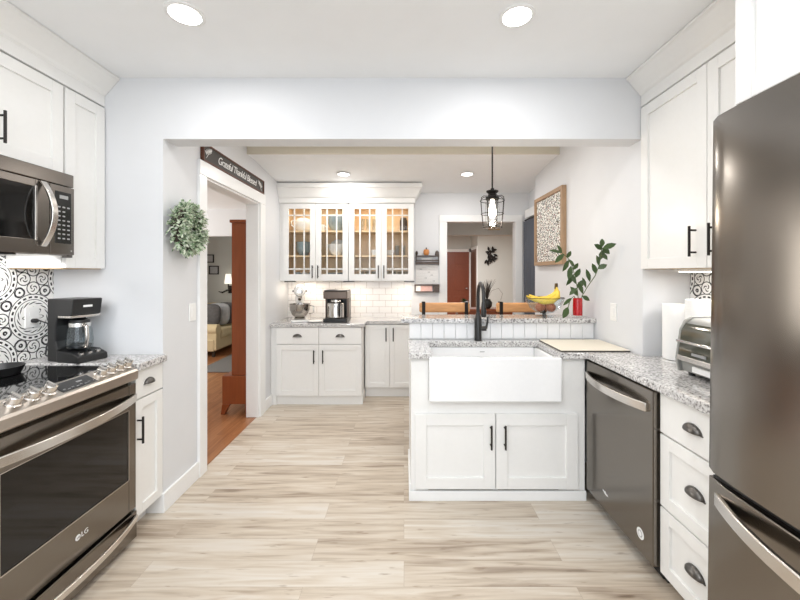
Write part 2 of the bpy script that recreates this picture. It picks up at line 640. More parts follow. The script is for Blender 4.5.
def m_ornate():
    """black scrollwork on white tile: medallions and quatrefoils alternating, in the wall's own (Y, Z) plane"""
    m, nt, b = new_mat('ornate_black_white_tile')
    N = NM(nt)
    tc = nt.nodes.new('ShaderNodeTexCoord')
    sp = nt.nodes.new('ShaderNodeSeparateXYZ')
    nt.links.new(tc.outputs['Object'], sp.inputs[0])
    L = 0.30
    u = N.sub(sp.outputs[1], 2.05)
    v = N.sub(sp.outputs[2], 1.155)
    a = N.mul(N.add(u, v), 0.70711)
    c = N.mul(N.sub(v, u), 0.70711)

    def fold(t):
        return N.sub(N.op('FLOORED_MODULO', N.add(t, L / 2), L), L / 2)
    px, py = fold(a), fold(c)
    r = N.length(px, py)
    th = N.op('ARCTAN2', py, px)
    black = N.ring(r, 0.128, 0.0022)
    # dashed ring, thin ring, inner flower of the medallion
    dash = N.gt(N.op('SINE', N.mul(th, 22)), -0.25)
    black = N.mx(black, N.mul(N.ring(r, 0.112, 0.005), dash))
    black = N.mx(black, N.ring(r, 0.098, 0.0018))
    dash2 = N.gt(N.op('SINE', N.add(N.mul(th, 14), N.mul(r, 500))), 0.1)
    black = N.mx(black, N.mul(N.ring(r, 0.080, 0.006), dash2))
    pet = N.mul(N.absv(N.op('COSINE', N.mul(th, 4))), 0.045)
    black = N.mx(black, N.ring(r, N.add(pet, 0.012), 0.003))
    # quatrefoil about the lattice corner
    qx = N.sub(L / 2, N.absv(px))
    qy = N.sub(L / 2, N.absv(py))
    rq = N.length(qx, qy)
    d1 = N.length(N.sub(qx, 0.036), N.sub(qy, 0.036))
    inq = N.lt(d1, 0.0335)
    black = N.mul(black, N.sub(1, N.lt(d1, 0.037)))
    black = N.mx(black, N.ring(d1, 0.0345, 0.0026))
    th1 = N.op('ARCTAN2', N.sub(qy, 0.036), N.sub(qx, 0.036))
    sw = N.gt(N.op('SINE', N.add(N.mul(th1, 3), N.mul(d1, 340))), 0.35)
    black = N.mx(black, N.mul(N.mul(sw, N.band(d1, 0.005, 0.021)), inq))
    # scrolls in the space between
    for ex, ey in ((0.0, 1.0), (1.0, 0.0)):
        sx = N.sub(qx, L / 2 * ey * 0.66)
        sy = N.sub(qy, L / 2 * ex * 0.66)
        ds = N.length(sx, sy)
        ts = N.op('ARCTAN2', sy, sx)
        spi = N.gt(N.op('SINE', N.add(ts, N.mul(ds, 260))), 0.25)
        black = N.mx(black, N.mul(N.mul(spi, N.lt(ds, 0.036)), N.gt(r, 0.131)))
    # tile joints
    mix = nt.nodes.new('ShaderNodeMixRGB')
    mix.inputs[1].default_value = lin(246, 245, 242)
    mix.inputs[2].default_value = lin(52, 50, 52)
    nt.links.new(black, mix.inputs[0])
    nt.links.new(mix.outputs[0], b.inputs['Base Color'])
    b.inputs['Roughness'].default_value = 0.25
    return m


M_ORNATE = m_ornate()


def m_wallart():
    m, nt, b = new_mat('speckled_floral_print')
    N = NM(nt)
    tc = nt.nodes.new('ShaderNodeTexCoord')
    v = nt.nodes.new('ShaderNodeTexVoronoi')
    v.inputs['Scale'].default_value = 62
    n = nt.nodes.new('ShaderNodeTexNoise')
    n.inputs['Scale'].default_value = 60
    n.inputs['Detail'].default_value = 3
    nt.links.new(tc.outputs['Object'], v.inputs['Vector'])
    nt.links.new(tc.outputs['Object'], n.inputs['Vector'])
    spk = N.lt(N.add(v.outputs['Distance'], N.mul(n.outputs['Fac'], 0.5)), 0.72)
    hs = nt.nodes.new('ShaderNodeSeparateColor')
    nt.links.new(v.outputs['Color'], hs.inputs[0])
    col = ramp(nt, hs.outputs[0], [(0.0, lin(38, 44, 40)), (0.45, lin(62, 78, 62)), (0.6, lin(128, 60, 56)), (0.72, lin(150, 128, 96)), (0.85, lin(70, 66, 64))], 'CONSTANT')
    mx = nt.nodes.new('ShaderNodeMixRGB')
    mx.inputs[1].default_value = lin(240, 238, 232)
    nt.links.new(spk, mx.inputs[0])
    nt.links.new(col, mx.inputs[2])
    nt.links.new(mx.outputs[0], b.inputs['Base Color'])
    b.inputs['Roughness'].default_value = 0.5
    return m


M_ART = m_wallart()


def m_wreath():
    m, nt, b = new_mat('frosted_green_leaves')
    tc = nt.nodes.new('ShaderNodeTexCoord')
    n = nt.nodes.new('ShaderNodeTexNoise')
    n.inputs['Scale'].default_value = 55
    n.inputs['Detail'].default_value = 2
    nt.links.new(tc.outputs['Object'], n.inputs['Vector'])
    c = ramp(nt, n.outputs['Fac'], [(0.32, lin(64, 94, 66)), (0.43, lin(132, 160, 122)), (0.5, lin(204, 216, 188)), (0.62, lin(238, 242, 228))])
    nt.links.new(c, b.inputs['Base Color'])
    b.inputs['Roughness'].default_value = 0.6
    return m


M_WREATH = m_wreath()

# ------------------------------------------------------------------ the setting
CE = 2.544       # kitchen ceiling
YW = 2.17        # wing walls and beam front
XL, XR = -2.06, 1.683          # kitchen walls
DL, DR = -1.413, 1.40          # dining side walls
YB = 4.52                      # dining back wall

struct(MB().box(-1.43, 2.2, -2.3, YB + 0.1, -0.08, 0).box(-2.2, -1.43, -2.3, YW + 0.12, -0.08, 0).build('floor', M_FLOOR))
struct(MB().box(-5.3, -1.43, YW + 0.12, 7.8, -0.08, 0).build('floor_living_room', M_FLOOR2))
struct(MB().box(-0.4, 3.4, YB + 0.1, 10.0, -0.08, 0).build('floor_hall', M_FLOOR2))

struct(MB().box(-2.2, 1.85, -2.3, 3.34, CE, CE + 0.1).build('ceiling', M_CEIL))
cd = MB()
cd.prism([(3.34, 2.47), (3.5, 2.47), (4.62, 2.366), (4.62, 2.644), (3.34, 2.644)], -1.53, 2.1, 'cpq')
struct(cd.build('ceiling_dining', M_CEIL))
struct(MB().box(DL, DR, 3.328, 3.34, 2.47, CE).build('trim_1', M_CREAM))
struct(MB().box(-5.3, -1.53, YW + 0.1, 7.8, 2.40, 2.5).build('ceiling_living_room', M_CEIL))
struct(MB().box(-0.4, 3.4, YB + 0.1, 10.0, 2.40, 2.5).build('ceiling_hall', M_CEIL))

struct(MB().box(XL - 0.1, XL, -2.3, YW + 0.12, 0, CE).build('wall_left', M_WALL))
struct(MB().box(XR, XR + 0.1, -2.3, YW + 0.12, 0, CE).build('wall_right', M_WALL))
wr = MB()
wr.box(-2.16, -1.6, -2.3, -2.2, 0, CE).box(1.4, 1.783, -2.3, -2.2, 0, CE).box(-1.6, 1.4, -2.3, -2.2, 0, 0.3).box(-1.6, 1.4, -2.3, -2.2, 2.4, CE)
struct(wr.build('wall_rear', M_WALL))
wf = MB()
for x in (-1.6, -0.14, 1.34):
    wf.box(x, x + 0.06, -2.29, -2.21, 0.3, 2.4)
wf.box(-1.6, 1.4, -2.29, -2.21, 0.3, 0.36).box(-1.6, 1.4, -2.29, -2.21, 2.34, 2.4)
struct(wf.build('window_1', M_TRIM))

# left wing + dining wall with doorway
D0, D1, DH = 2.622, 3.60, 2.08
wl = MB()
wl.box(XL - 0.1, DL, YW, YW + 0.12, 0, 2.186)
wl.box(DL - 0.117, DL, YW + 0.12, D0, 0, CE).box(DL - 0.117, DL, D1, 4.62, 0, CE).box(DL - 0.117, DL, D0, D1, DH, CE)
struct(wl.build('wall_dining_left', M_WALL))
wl = MB()
wl.box(DR, XR + 0.1, YW, YW + 0.12, 0, 2.186)
wl.box(DR, DR + 0.12, YW + 0.12, 3.954, 0, CE)
wl.box(1.52, 1.64, 3.954, 4.03, 0, CE).box(1.52, 1.64, 4.44, 4.62, 0, CE).box(1.52, 1.64, 4.03, 4.44, 2.08, CE).box(1.62, 1.64, 4.03, 4.44, 0, 2.08)
struct(wl.build('wall_dining_right', M_WALL))
struct(MB().box(XL, XR, YW, YW + 0.13, 2.186, CE).build('wall_header', M_WALL))
HO0, HO1, HOH = 0.525, 1.356, 2.023
wb = MB()
wb.box(-1.53, HO0, YB, YB + 0.1, 0, 2.6).box(HO1, 1.64, YB, YB + 0.1, 0, 2.6).box(HO0, HO1, YB, YB + 0.1, HOH, 2.6)
struct(wb.build('wall_back', M_WALL))

# doorway casings and baseboards
c = MB()
c.box(DL, DL + 0.02, D0 - 0.096, D0, 0, DH).box(DL, DL + 0.02, D1, D1 + 0.125, 0, DH).box(DL, DL + 0.022, D0 - 0.096, D1 + 0.125, DH, DH + 0.1)
c.box(DL - 0.119, DL + 0.004, D0 - 0.001, D0 + 0.014, 0, DH).box(DL - 0.119, DL + 0.004, D1 - 0.014, D1 + 0.001, 0, DH)
c.box(DL - 0.119, DL + 0.004, D0, D1, DH - 0.014, DH + 0.001)
struct(c.build('trim_2', M_TRIM, bevel=0.003))
c = MB()
c.box(HO0 - 0.095, HO0, YB - 0.02, YB, 0, HOH).box(HO1, HO1 + 0.085, YB - 0.02, YB, 0, HOH).box(HO0 - 0.095, HO1 + 0.085, YB - 0.022, YB, HOH, HOH + 0.08)
struct(c.build('trim_3', M_TRIM, bevel=0.003))
c = MB()
c.box(1.50, 1.52, 3.958, 4.03, 0, 2.06).box(1.50, 1.52, 4.44, 4.497, 0, 2.06).box(1.47, 1.52, 3.958, 4.497, 2.06, 2.16)
struct(c.build('trim_4', M_TRIM, bevel=0.003))
bb = MB()
bb.prism([(DL - 0.5, YW - 0.016), (DL + 0.016, YW - 0.016), (DL + 0.016, D0 - 0.096), (DL, D0 - 0.096), (DL, YW), (DL - 0.5, YW)], 0, 0.115, 'pqc')
bb.box(DL, DL + 0.016, D1 + 0.125, 3.93, 0, 0.115)
struct(bb.build('baseboard_left', M_TRIM, bevel=0.004))
struct(MB().box(DR - 0.016, DR, 2.97, 3.954, 0, 0.115).build('baseboard_right', M_TRIM, bevel=0.004))


def crown(y0, y1, x_face, out, z0, z1, side):
    """frieze board with a cove moulding above, running along Y; side=+1 juts towards +X"""
    zf = z0 + 0.062
    pts = [(0, z0), (0.012, z0), (0.012, zf), (0.022, zf + 0.008), (0.03, zf + 0.02), (0.045, zf + 0.035), (out - 0.012, z1 - 0.02), (out, z1 - 0.012), (out, z1), (-0.25, z1), (-0.25, z0)]
    m = MB()
    m.prism([(x_face + side * p[0], p[1]) for p in pts], y0, y1, 'pcq')
    return m


struct(crown(1.10, YW - 0.002, -1.765, 0.1, 2.374, CE - 0.002, 1).build('trim_5', M_CAB))
struct(crown(1.24, YW - 0.002, 1.401, 0.1, 2.374, CE - 0.002, -1).build('trim_6', M_CAB))

# wall tiles behind the counters (thin tiled faces of the two kitchen walls, and of the back wall)
struct(MB().box(XL, XL + 0.006, 0.2, YW - 0.001, 0.914, 1.9).build('wall_left_tile', M_ORNATE))
struct(MB().box(XR - 0.006, XR, 1.2, YW - 0.001, 0.914, 1.425).build('wall_right_tile', M_ORNATE))
struct(MB().box(-1.412, 0.09, YB - 0.008, YB, 0.84, 1.33).build('wall_back_tile', M_SUBWAY))

# living room seen through the left doorway
w2 = MB()
w2.box(-5.3, -1.53, 7.7, 7.8, 0, 2.4).box(-5.3, -5.2, YW, 7.8, 0, 2.4).box(-1.53, -1.42, 4.62, 7.8, 0, 2.4).box(-5.3, -2.16, YW, YW + 0.12, 0, CE)
struct(w2.build('wall_living_room', M_WALL2))
struct(MB().box(-5.2, -1.53, 5.8, 5.92, 1.98, 2.4).build('wall_living_header', M_WALL))
# hall seen through the back doorway
w3 = MB()
w3.box(-0.4, 3.4, 9.7, 9.8, 0, 2.4).box(1.755, 3.4, 8.8, 8.9, 0, 2.4).box(1.755, 1.85, 8.9, 9.7, 0, 2.4).box(3.3, 3.4, YB + 0.1, 8.8, 0, 2.4).box(-0.4, -0.3, YB + 0.1, 9.7, 0, 2.4)
w3.box(1.6, 3.4, YB, YB + 0.1, 0, 2.4)
struct(w3.build('wall_hall', M_WALL2))
struct(MB().box(-0.3, 3.3, 5.6, 5.72, 1.975, 2.4).build('wall_hall_header', M_WALL2))
dd = MB(frame_front(9.69))
dd.box(0.84, 1.70, 0.01, 1.95, 0, 0.03)
for (a, b_) in ((0.92, 1.23), (1.31, 1.62)):
    for (z0, z1) in ((0.15, 0.8), (0.95, 1.5), (1.62, 1.85)):
        dd.box(a, b_, z0, z1, 0.03, 0.04)
d1 = struct(dd.build('door_1', M_DOORW, bevel=0.004))
MB(frame_front(9.69)).box(0.76, 0.84, 0, 2.03, 0, 0.02).box(1.70, 1.75, 0, 2.03, 0, 0.02).box(0.76, 1.75, 1.95, 2.03, 0, 0.02).build('casing', M_TRIM, d1)
MB().ell((1.62, 9.6, 1.0), 0.03).build('door_knob', M_CHROME, d1, smooth=60)
d2 = struct(MB(frame_right(1.755)).box(8.90, 9.56, 0.01, 1.98, 0, 0.03).build('door_2', M_TWIGD, bevel=0.004))
MB(frame_right(1.755)).box(8.82, 8.90, 0, 2.05, 0, 0.02).box(8.90, 9.6, 1.98, 2.05, 0, 0.02).build('casing', M_TRIM, d2)

# ------------------------------------------------------------------ cabinet pieces


def shaker(xf, u0, u1, v0, v1, parent, name='door', n0=0.0, rail=0.058, th=0.02, rec=0.011, mat_=None):
    m = MB(xf)
    if rail <= 0:
        m.box(u0, u1, v0, v1, n0, n0 + th)
    else:
        m.box(u0, u0 + rail, v0, v1, n0, n0 + th).box(u1 - rail, u1, v0, v1, n0, n0 + th)
        m.box(u0 + rail, u1 - rail, v0, v0 + rail, n0, n0 + th).box(u0 + rail, u1 - rail, v1 - rail, v1, n0, n0 + th)
        m.box(u0 + rail * 0.9, u1 - rail * 0.9, v0 + rail * 0.9, v1 - rail * 0.9, n0, n0 + th - rec)
    return m.build(name, mat_ or M_CAB, parent, bevel=0.0018)


def bar_pull(xf, u, v0, v1, n0, parent, r=0.0058):
    m = MB(xf)
    m.tube([(u, v0, n0 + 0.03), (u, v1, n0 + 0.03)], r, 10)
    for v in (v0 + 0.02, v1 - 0.02):
        m.tube([(u, v, n0 - 0.002), (u, v, n0 + 0.03)], r * 0.85, 8)
    return m.build('handle', M_BRONZE, parent, smooth=50)


def cup_pull(xf, u, v, n0, parent, hw=0.047, hh=0.032, dep=0.026):
    """a half-dome bin pull, open below"""
    m = MB(xf)
    rows = []
    K, J = 16, 6
    for j in range(J + 1):
        ph = PI / 2 * j / J
        row = []
        for k in range(K + 1):
            th = PI * k / K
            row.append(m.V((u + hw * math.cos(th) * (math.cos(ph) if j < J else 0.02), v - 0.012 + hh * math.sin(th) * math.cos(ph) * 1.0, n0 + dep * math.sin(ph) + (0.0 if j else -0.001))))
        rows.append(row)
    for A, B in zip(rows, rows[1:]):
        for k in range(K):
            m.bm.faces.new((A[k], A[k + 1], B[k + 1], B[k]))
    # back flange
    m.box(u - hw - 0.004, u + hw + 0.004, v - 0.015, v - 0.011, n0 - 0.001, n0 + 0.004)
    o = m.build('handle', M_PEWTER, parent, smooth=50)
    s = o.modifiers.new('thick', 'SOLIDIFY')
    s.thickness = 0.0022
    return o


# ---- left base cabinet between range and wing wall
FL = frame_left(-1.43)
t = thing('base_cabinet', (-1.75, 2.05, 0), 'narrow white base cabinet with one drawer, squeezed between range and wall corner', 'cabinet')
MB().box(-2.05, -1.43, 1.942, 2.166, 0.1, 0.885).box(-2.05, -1.50, 1.95, 2.15, 0, 0.1).build('body', M_CAB, t, bevel=0.001)
dr = shaker(FL, 1.946, 2.163, 0.732, 0.879, t, 'drawer', rail=0)
cup_pull(FL, 2.045, 0.808, 0.02, dr, hw=0.038, hh=0.03)
do = shaker(FL, 1.946, 2.163, 0.108, 0.724, t, rail=0.05)
bar_pull(FL, 1.957, 0.50, 0.64, 0.02, do)
tag(MB().box(XL + 0.007, -1.385, 1.938, YW - 0.002, 0.886, 0.925).build('countertop', M_GRAN, bevel=0.006), 'short speckled grey countertop between cooktop and wall corner under coffee maker', 'countertop')

# ---- left wall cabinets
FU = frame_left(-1.768)
t = thing('wall_cabinet', (-1.9, 1.52, 1.905), 'white two-door wall cabinet above the microwave', 'cabinet')
MB().box(-2.055, -1.768, 1.11, 1.903, 1.905, 2.372).build('body', M_CAB, t, bevel=0.001)
a = shaker(FU, 1.114, 1.504, 1.912, 2.361, t)
bar_pull(FU, 1.47, 1.96, 2.10, 0.02, a)
a = shaker(FU, 1.508, 1.899, 1.912, 2.361, t)
bar_pull(FU, 1.594, 1.96, 2.10, 0.02, a)
t = thing('wall_cabinet', (-1.9, 2.04, 1.423), 'tall narrow white wall cabinet right of the microwave', 'cabinet')
MB().box(-2.052, -1.768, 1.907, 2.166, 1.426, 2.372).build('body', M_CAB, t, bevel=0.001)
shaker(FU, 1.911, 2.163, 1.426, 2.361, t)
MB().box(-2.05, -1.77, 1.92, 2.16, 1.421, 1.426).build('bottom_panel', M_UNDER, t)

# ---- range
t = thing('range', (-1.7, 1.55, 0), 'dark stainless slide-in range with black glass cooktop and row of knobs', 'range')
Y0, Y1 = 1.178, 1.93
MB().box(-2.03, -1.44, Y0, Y1, 0.03, 0.90).box(-2.0, -1.5, Y0 + 0.02, Y1 - 0.02, 0.0, 0.03).build('body', M_BLKST, t)
MB().box(-2.04, -1.475, Y0 + 0.002, Y1 - 0.002, 0.90, 0.918).build('cooktop', M_BLACKG, t, bevel=0.004)
p = MB()
p.prism([(-1.48, 0.85), (-1.48, 0.932), (-1.468, 0.937), (-1.392, 0.902), (-1.384, 0.892), (-1.384, 0.852), (-1.392, 0.846)], Y0, Y1, 'pcq')
cp = p.build('control_panel', M_PANELM, t, bevel=0.004)
sn = Vector((0.035, 0, 0.076)).normalized()      # normal of the sloping top
for y in (1.352, 1.42, 1.488, 1.742, 1.797, 1.852, 1.904):
    ctr = Vector((-1.43, y, 0.9205))
    k = MB()
    k.lathe(ctr - sn * 0.004, [(0.026, 0), (0.027, 0.008), (0.022, 0.012), (0.021, 0.034), (0.018, 0.037)], 24, sn)
    ko = k.build('knob', M_STEEL, t, smooth=40)
    g = MB()
    s_ = Vector((0.076, 0, -0.035)).normalized()
    c0 = ctr + sn * 0.037
    g.tube([c0 - s_ * 0.021, c0 + s_ * 0.021], 0.006, 6)
    g.build('grip', M_CHROME, ko)
dp = MB()
du = s_ = Vector((0.076, 0, -0.035)).normalized()
dc = Vector((-1.43, 1.61, 0.9205))
vs = []
for dn in (-0.002, 0.0012):
    for (yy, uu) in ((-0.085, -0.03), (0.085, -0.03), (0.085, 0.03), (-0.085, 0.03)):
        vs.append(dp.V(tuple(dc + sn * dn + du * uu + Vector((0, yy, 0)))))
for f in ((0, 1, 2, 3), (4, 5, 6, 7), (0, 1, 5, 4), (1, 2, 6, 5), (2, 3, 7, 6), (3, 0, 4, 7)):
    dp.bm.faces.new([vs[i] for i in f])
dpo = dp.build('display', M_SCREEN, cp)
lg = MB()
for i in range(7):
    cc = dc + sn * 0.0014 + du * (0.017 + (i % 2) * 0.004) + Vector((0, -0.07 + i * 0.02, 0))
    lg.box(cc.x - 0.002, cc.x + 0.002, cc.y - 0.005, cc.y + 0.005, cc.z - 0.0008, cc.z + 0.0012)
cc = dc + sn * 0.0014 + du * (-0.004) + Vector((0, 0.02, 0))
lg.box(cc.x - 0.004, cc.x + 0.004, cc.y - 0.012, cc.y + 0.012, cc.z - 0.0018, cc.z + 0.0022)
# (tiny lit legend on the display)
lg.build('legend', M_GREYPRINT, cp)
XD = frame_left(-1.44)
d = MB(XD)
W0, W1, V0, V1 = 1.275, 1.878, 0.345, 0.705
d.box(Y0 + 0.004, W0, 0.182, 0.828, 0, 0.045).box(W1, Y1 - 0.004, 0.182, 0.828, 0, 0.045).box(W0, W1, 0.182, V0, 0, 0.045).box(W0, W1, V1, 0.828, 0, 0.045)
od = d.build('oven_door', M_BLKST, t, bevel=0.003)
MB(XD).box(W0 - 0.002, W1 + 0.002, V0 - 0.002, V1 + 0.002, 0.0, 0.041).build('window', M_OVENG, od)
rim = MB(XD)
rim.box(W0, W1, V0, V0 + 0.003, 0.041, 0.0455).box(W0, W1, V1 - 0.003, V1, 0.041, 0.0455).box(W0, W0 + 0.003, V0, V1, 0.041, 0.0455).box(W1 - 0.003, W1, V0, V1, 0.041, 0.0455)
rim.build('window_rim', M_STEEL, od)


def bow_bar(xf, u0, u1, v, hh, n0, bow, th=0.014, K=20, axis='u', pw=2.2):
    """a broad flat bar that bows outwards between its two ends"""
    m = MB(xf)
    rows = []
    for i in range(K + 1):
        s = i / K
        a = u0 + (u1 - u0) * s
        n = n0 + bow * (1 - abs(2 * s - 1) ** pw)
        if axis == 'u':
            rows.append([m.V((a, v - hh, n)), m.V((a, v + hh, n)), m.V((a, v + hh, n + th)), m.V((a, v - hh, n + th))])
        else:
            rows.append([m.V((v - hh, a, n)), m.V((v + hh, a, n)), m.V((v + hh, a, n + th)), m.V((v - hh, a, n + th))])
    for A, B in zip(rows, rows[1:]):
        for k in range(4):
            m.bm.faces.new((A[k], A[(k + 1) % 4], B[(k + 1) % 4], B[k]))
    m.bm.faces.new(rows[0][::-1])
    m.bm.faces.new(rows[-1])
    return m


bow_bar(XD, Y0 + 0.01, Y1 - 0.012, 0.757, 0.019, 0.043, 0.055).build('handle', M_STEEL, od, bevel=0.003, smooth=40)
lo = MB(XD)
lo.lathe((1.583, 0.268, 0.0445), [(0.0125, 0), (0.0125, 0.0012)], 24, (0, 0, 1))
lo.build('emblem', M_PRINT, od)
text_obj('logo', 'LG', 0.03, (-1.3948, 1.617, 0.268), FACE_PX, M_PRINT, od)
text_obj('emblem_letters', 'LG', 0.012, (-1.3938, 1.584, 0.268), FACE_PX, M_BLKST, od)
MB(XD).box(Y0 + 0.006, Y1 - 0.006, 0.166, 0.182, -0.02, 0.02).build('gap', M_DARKGAP, t)
dw = MB(XD).box(Y0 + 0.004, Y1 - 0.004, 0.03, 0.166, 0, 0.05).build('drawer', M_BLKST, t, bevel=0.003)
bow_bar(XD, Y0 + 0.01, Y1 - 0.012, 0.137, 0.014, 0.048, 0.05).build('handle', M_STEEL, dw, bevel=0.003, smooth=40)

# small black pan on the far burner
t = thing('frying_pan', (-1.91, 1.745, 0.918), 'small black pan standing on the far left burner at picture edge', 'pan')
MB().lathe((-1.91, 1.745, 0.919), [(0.07, 0), (0.074, 0.002), (0.088, 0.036), (0.09, 0.04), (0.086, 0.04), (0.07, 0.006), (0.001, 0.005)], 28).build('pan_body', M_BLACKP, t, smooth=40)
MB().tube([(-1.86, 1.67, 0.95), (-1.80, 1.58, 0.965), (-1.77, 1.53, 0.967)], [0.008, 0.01, 0.011], 8).build('handle', M_BLACKP, t, smooth=50)

# ---- microwave
t = thing('microwave', (-1.87, 1.51, 1.487), 'dark stainless over-the-range microwave with bowed silver handle', 'microwave')
XM = frame_left(-1.71)
MB().box(-2.05, -1.71, 1.132, 1.89, 1.487, 1.897).build('body', M_BLKST2, t, bevel=0.002)
MB(XM).box(1.132, 1.89, 1.832, 1.897, 0, 0.024).build('top_strip', M_BLKST2, t, bevel=0.004)
d = MB(XM)
mw0, mw1, mv0, mv1 = 1.2, 1.69, 1.555, 1.795
d.box(1.134, mw0, 1.49, 1.829, 0, 0.027).box(mw1, 1.757, 1.49, 1.829, 0, 0.027).box(mw0, mw1, 1.49, mv0, 0, 0.027).box(mw0, mw1, mv1, 1.829, 0, 0.027)
md = d.build('door', M_BLKST2, t, bevel=0.002)
MB(XM).box(mw0 - 0.001, mw1 + 0.001, mv0 - 0.001, mv1 + 0.001, 0, 0.024).build('window', M_OVENG, md)
MB(XM).box(1.686, 1.696, 1.55, 1.80, 0.02, 0.031).build('window_rim', M_STEEL, md, bevel=0.002)
bow_bar(XM, 1.522, 1.828, 1.72, 0.014, 0.025, 0.055, th=0.012, axis='v', pw=2.0).build('handle', M_STEEL, md, bevel=0.003, smooth=40)
cp = MB(XM).box(1.760, 1.89, 1.49, 1.829, 0, 0.026).build('control_panel', M_BLKST2, t, bevel=0.003)
MB(XM).box(1.785, 1.872, 1.545, 1.80, 0.02, 0.0285).build('keypad', M_SCREEN, cp, bevel=0.003)
ky = MB(XM)
MB(XM).box(1.806, 1.852, 1.765, 1.782, 0.027, 0.0292).build('clock_display', M_GREYPRINT, cp)
for r_ in range(8):
    for c_ in range(3):
        if random.random() < 0.9:
            ky.box(1.797 + c_ * 0.025, 1.797 + c_ * 0.025 + 0.014, 1.566 + r_ * 0.022, 1.566 + r_ * 0.022 + 0.007, 0.027, 0.0290)
ky.build('keys', M_GREYPRINT, cp)
MB(XM).box(1.868, 1.876, 1.506, 1.514, 0.024, 0.0268).build('badge', M_STEEL, cp)
MB().box(-1.86, -1.70, 1.22, 1.62, 1.481, 1.4875).build('vent_filter', M_DARKGAP, t)
MB().box(-1.75, -1.70, 1.891, 1.897, 1.478, 1.60).build('side_bracket', M_PEWTER, t)

# ---- outlet on the left tiles with the coffee maker's plug
t = thing('wall_outlet', (XL + 0.006, 2.04, 1.157), 'white outlet plate on the ornate tiles left of the black coffee maker', 'outlet')
FO = frame_left(XL + 0.006)
MB(FO).box(2.003, 2.077, 1.10, 1.214, 0, 0.006).build('plate', M_PLASTW, t, bevel=0.002)
MB(FO).box(2.022, 2.058, 1.122, 1.15, 0.006, 0.0075).box(2.022, 2.058, 1.164, 1.192, 0.006, 0.0075).build('socket', M_PLASTW, t)

# ---- black coffee maker by the range, side towards the camera
CZ = 0.925
CM_LOC, CM_ROT = Vector((-1.895, 2.055, CZ)), math.radians(-14.5)
t = thing('coffee_maker', (0, 0, 0), 'black drip coffee maker with glass carafe on the counter beside the range', 'coffee maker')
CW = 0.074
b1 = MB()
b1.prism([(0, 0.001), (0, 0.337), (0.19, 0.337), (0.178, 0.255), (0.168, 0.247), (0.075, 0.247), (0.062, 0.19), (0.058, 0.11), (0.075, 0.07), (0.075, 0.001)], -CW, CW, 'pcq')
b1.build('body', M_BLACKP, t, bevel=0.006)
b2 = MB()
b2.prism([(0.07, 0.0008), (0.07, 0.062), (0.17, 0.056), (0.222, 0.034), (0.226, 0.0008)], -CW - 0.003, CW + 0.003, 'pcq')
bo = b2.build('base', M_BLACKP, t, bevel=0.006)
for k in range(3):
    y = -0.042 + k * 0.042
    MB().tube([(0.196, y, 0.036), (0.199, y, 0.052)], 0.012, 12).build('button', M_STEEL, bo)
MB().box(0.08, 0.172, -CW - 0.002, CW + 0.002, 0.236, 0.248).build('silver_band', M_STEEL, t, bevel=0.002)
ca = MB()
ccx, ccy = 0.125, 0.0
ca.lathe((ccx, ccy, 0.06), [(0.048, 0), (0.058, 0.01), (0.060, 0.05), (0.056, 0.10), (0.048, 0.128), (0.050, 0.14), (0.047, 0.14), (0.044, 0.128), (0.053, 0.10), (0.057, 0.05), (0.054, 0.012), (0.001, 0.008)], 28)
cao = ca.build('carafe', M_GLASSB, t, smooth=40)
MB().lathe((ccx, ccy, 0.185), [(0.0505, 0), (0.0505, 0.02), (0.047, 0.022)], 28).build('carafe_band', M_CHROME, cao, smooth=40)
MB().lathe((ccx, ccy, 0.071), [(0.052, 0), (0.055, 0.012), (0.001, 0.013)], 24).build('coffee', M_BLACKP, cao, smooth=40)
MB().lathe((ccx, ccy, 0.2), [(0.047, 0), (0.043, 0.02), (0.02, 0.03)], 24).build('carafe_lid', M_BLACKP, cao, smooth=40)
MB().tube([(0.172, -0.012, 0.195), (0.205, -0.02, 0.19), (0.21, -0.02, 0.13), (0.2, -0.018, 0.085), (0.178, -0.012, 0.075)], 0.009, 8).build('carafe_handle', M_STEEL, cao, smooth=50)
MB().box(0.1875, 0.1895, -0.025, 0.02, 0.292, 0.303).build('label_plate', M_PRINT, t)
CMI = (Matrix.Translation(CM_LOC) @ Matrix.Rotation(CM_ROT, 4, 'Z')).inverted()
cord = MB()
cw = [(XL + 0.018, 2.04, 1.137), (XL + 0.05, 2.04, 1.137), (XL + 0.075, 2.06, 1.12), (XL + 0.08, 2.08, 1.06), (XL + 0.07, 2.06, 0.99), (XL + 0.075, 2.05, 0.945), (XL + 0.1, 2.05, 0.932), (-1.893, 2.055, 0.94)]
cord.tube([tuple(CMI @ Vector(p)) for p in cw], 0.004, 8)
cord.lathe(tuple(CMI @ Vector((XL + 0.0135, 2.04, 1.137))), [(0.012, 0), (0.012, 0.02), (0.006, 0.032)], 12, tuple(CMI.to_3x3() @ Vector((1, 0, 0))))
cord.build('power_cord', M_BLACKP, t, smooth=50)
t.location = CM_LOC
t.rotation_euler = (0, 0, CM_ROT)

# ---- right wall cabinets
FRU = frame_right(1.404)
t = thing('wall_cabinet', (1.54, 1.7, 1.423), 'tall white two-door wall cabinet on right between fridge and wall corner', 'cabinet')
MB().box(1.404, 1.677, 1.245, 2.166, 1.428, 2.372).build('body', M_CAB, t, bevel=0.001)
MB().box(1.406, 1.676, 1.25, 2.16, 1.421, 1.428).build('bottom_panel', M_UNDER, t)
a = shaker(FRU, 1.693, 2.163, 1.424, 2.361, t)
bar_pull(FRU, 1.757, 1.478, 1.623, 0.02, a)
a = shaker(FRU, 1.249, 1.689, 1.424, 2.361, t)
bar_pull(FRU, 1.645, 1.478, 1.623, 0.02, a)
t = thing('under_cabinet_light', (1.5, 1.72, 1.4), 'slim lit light bar under the right wall cabinet', 'light')
MB().box(1.47, 1.53, 1.45, 1.99, 1.407, 1.421).build('housing', M_PLASTW, t, bevel=0.002)
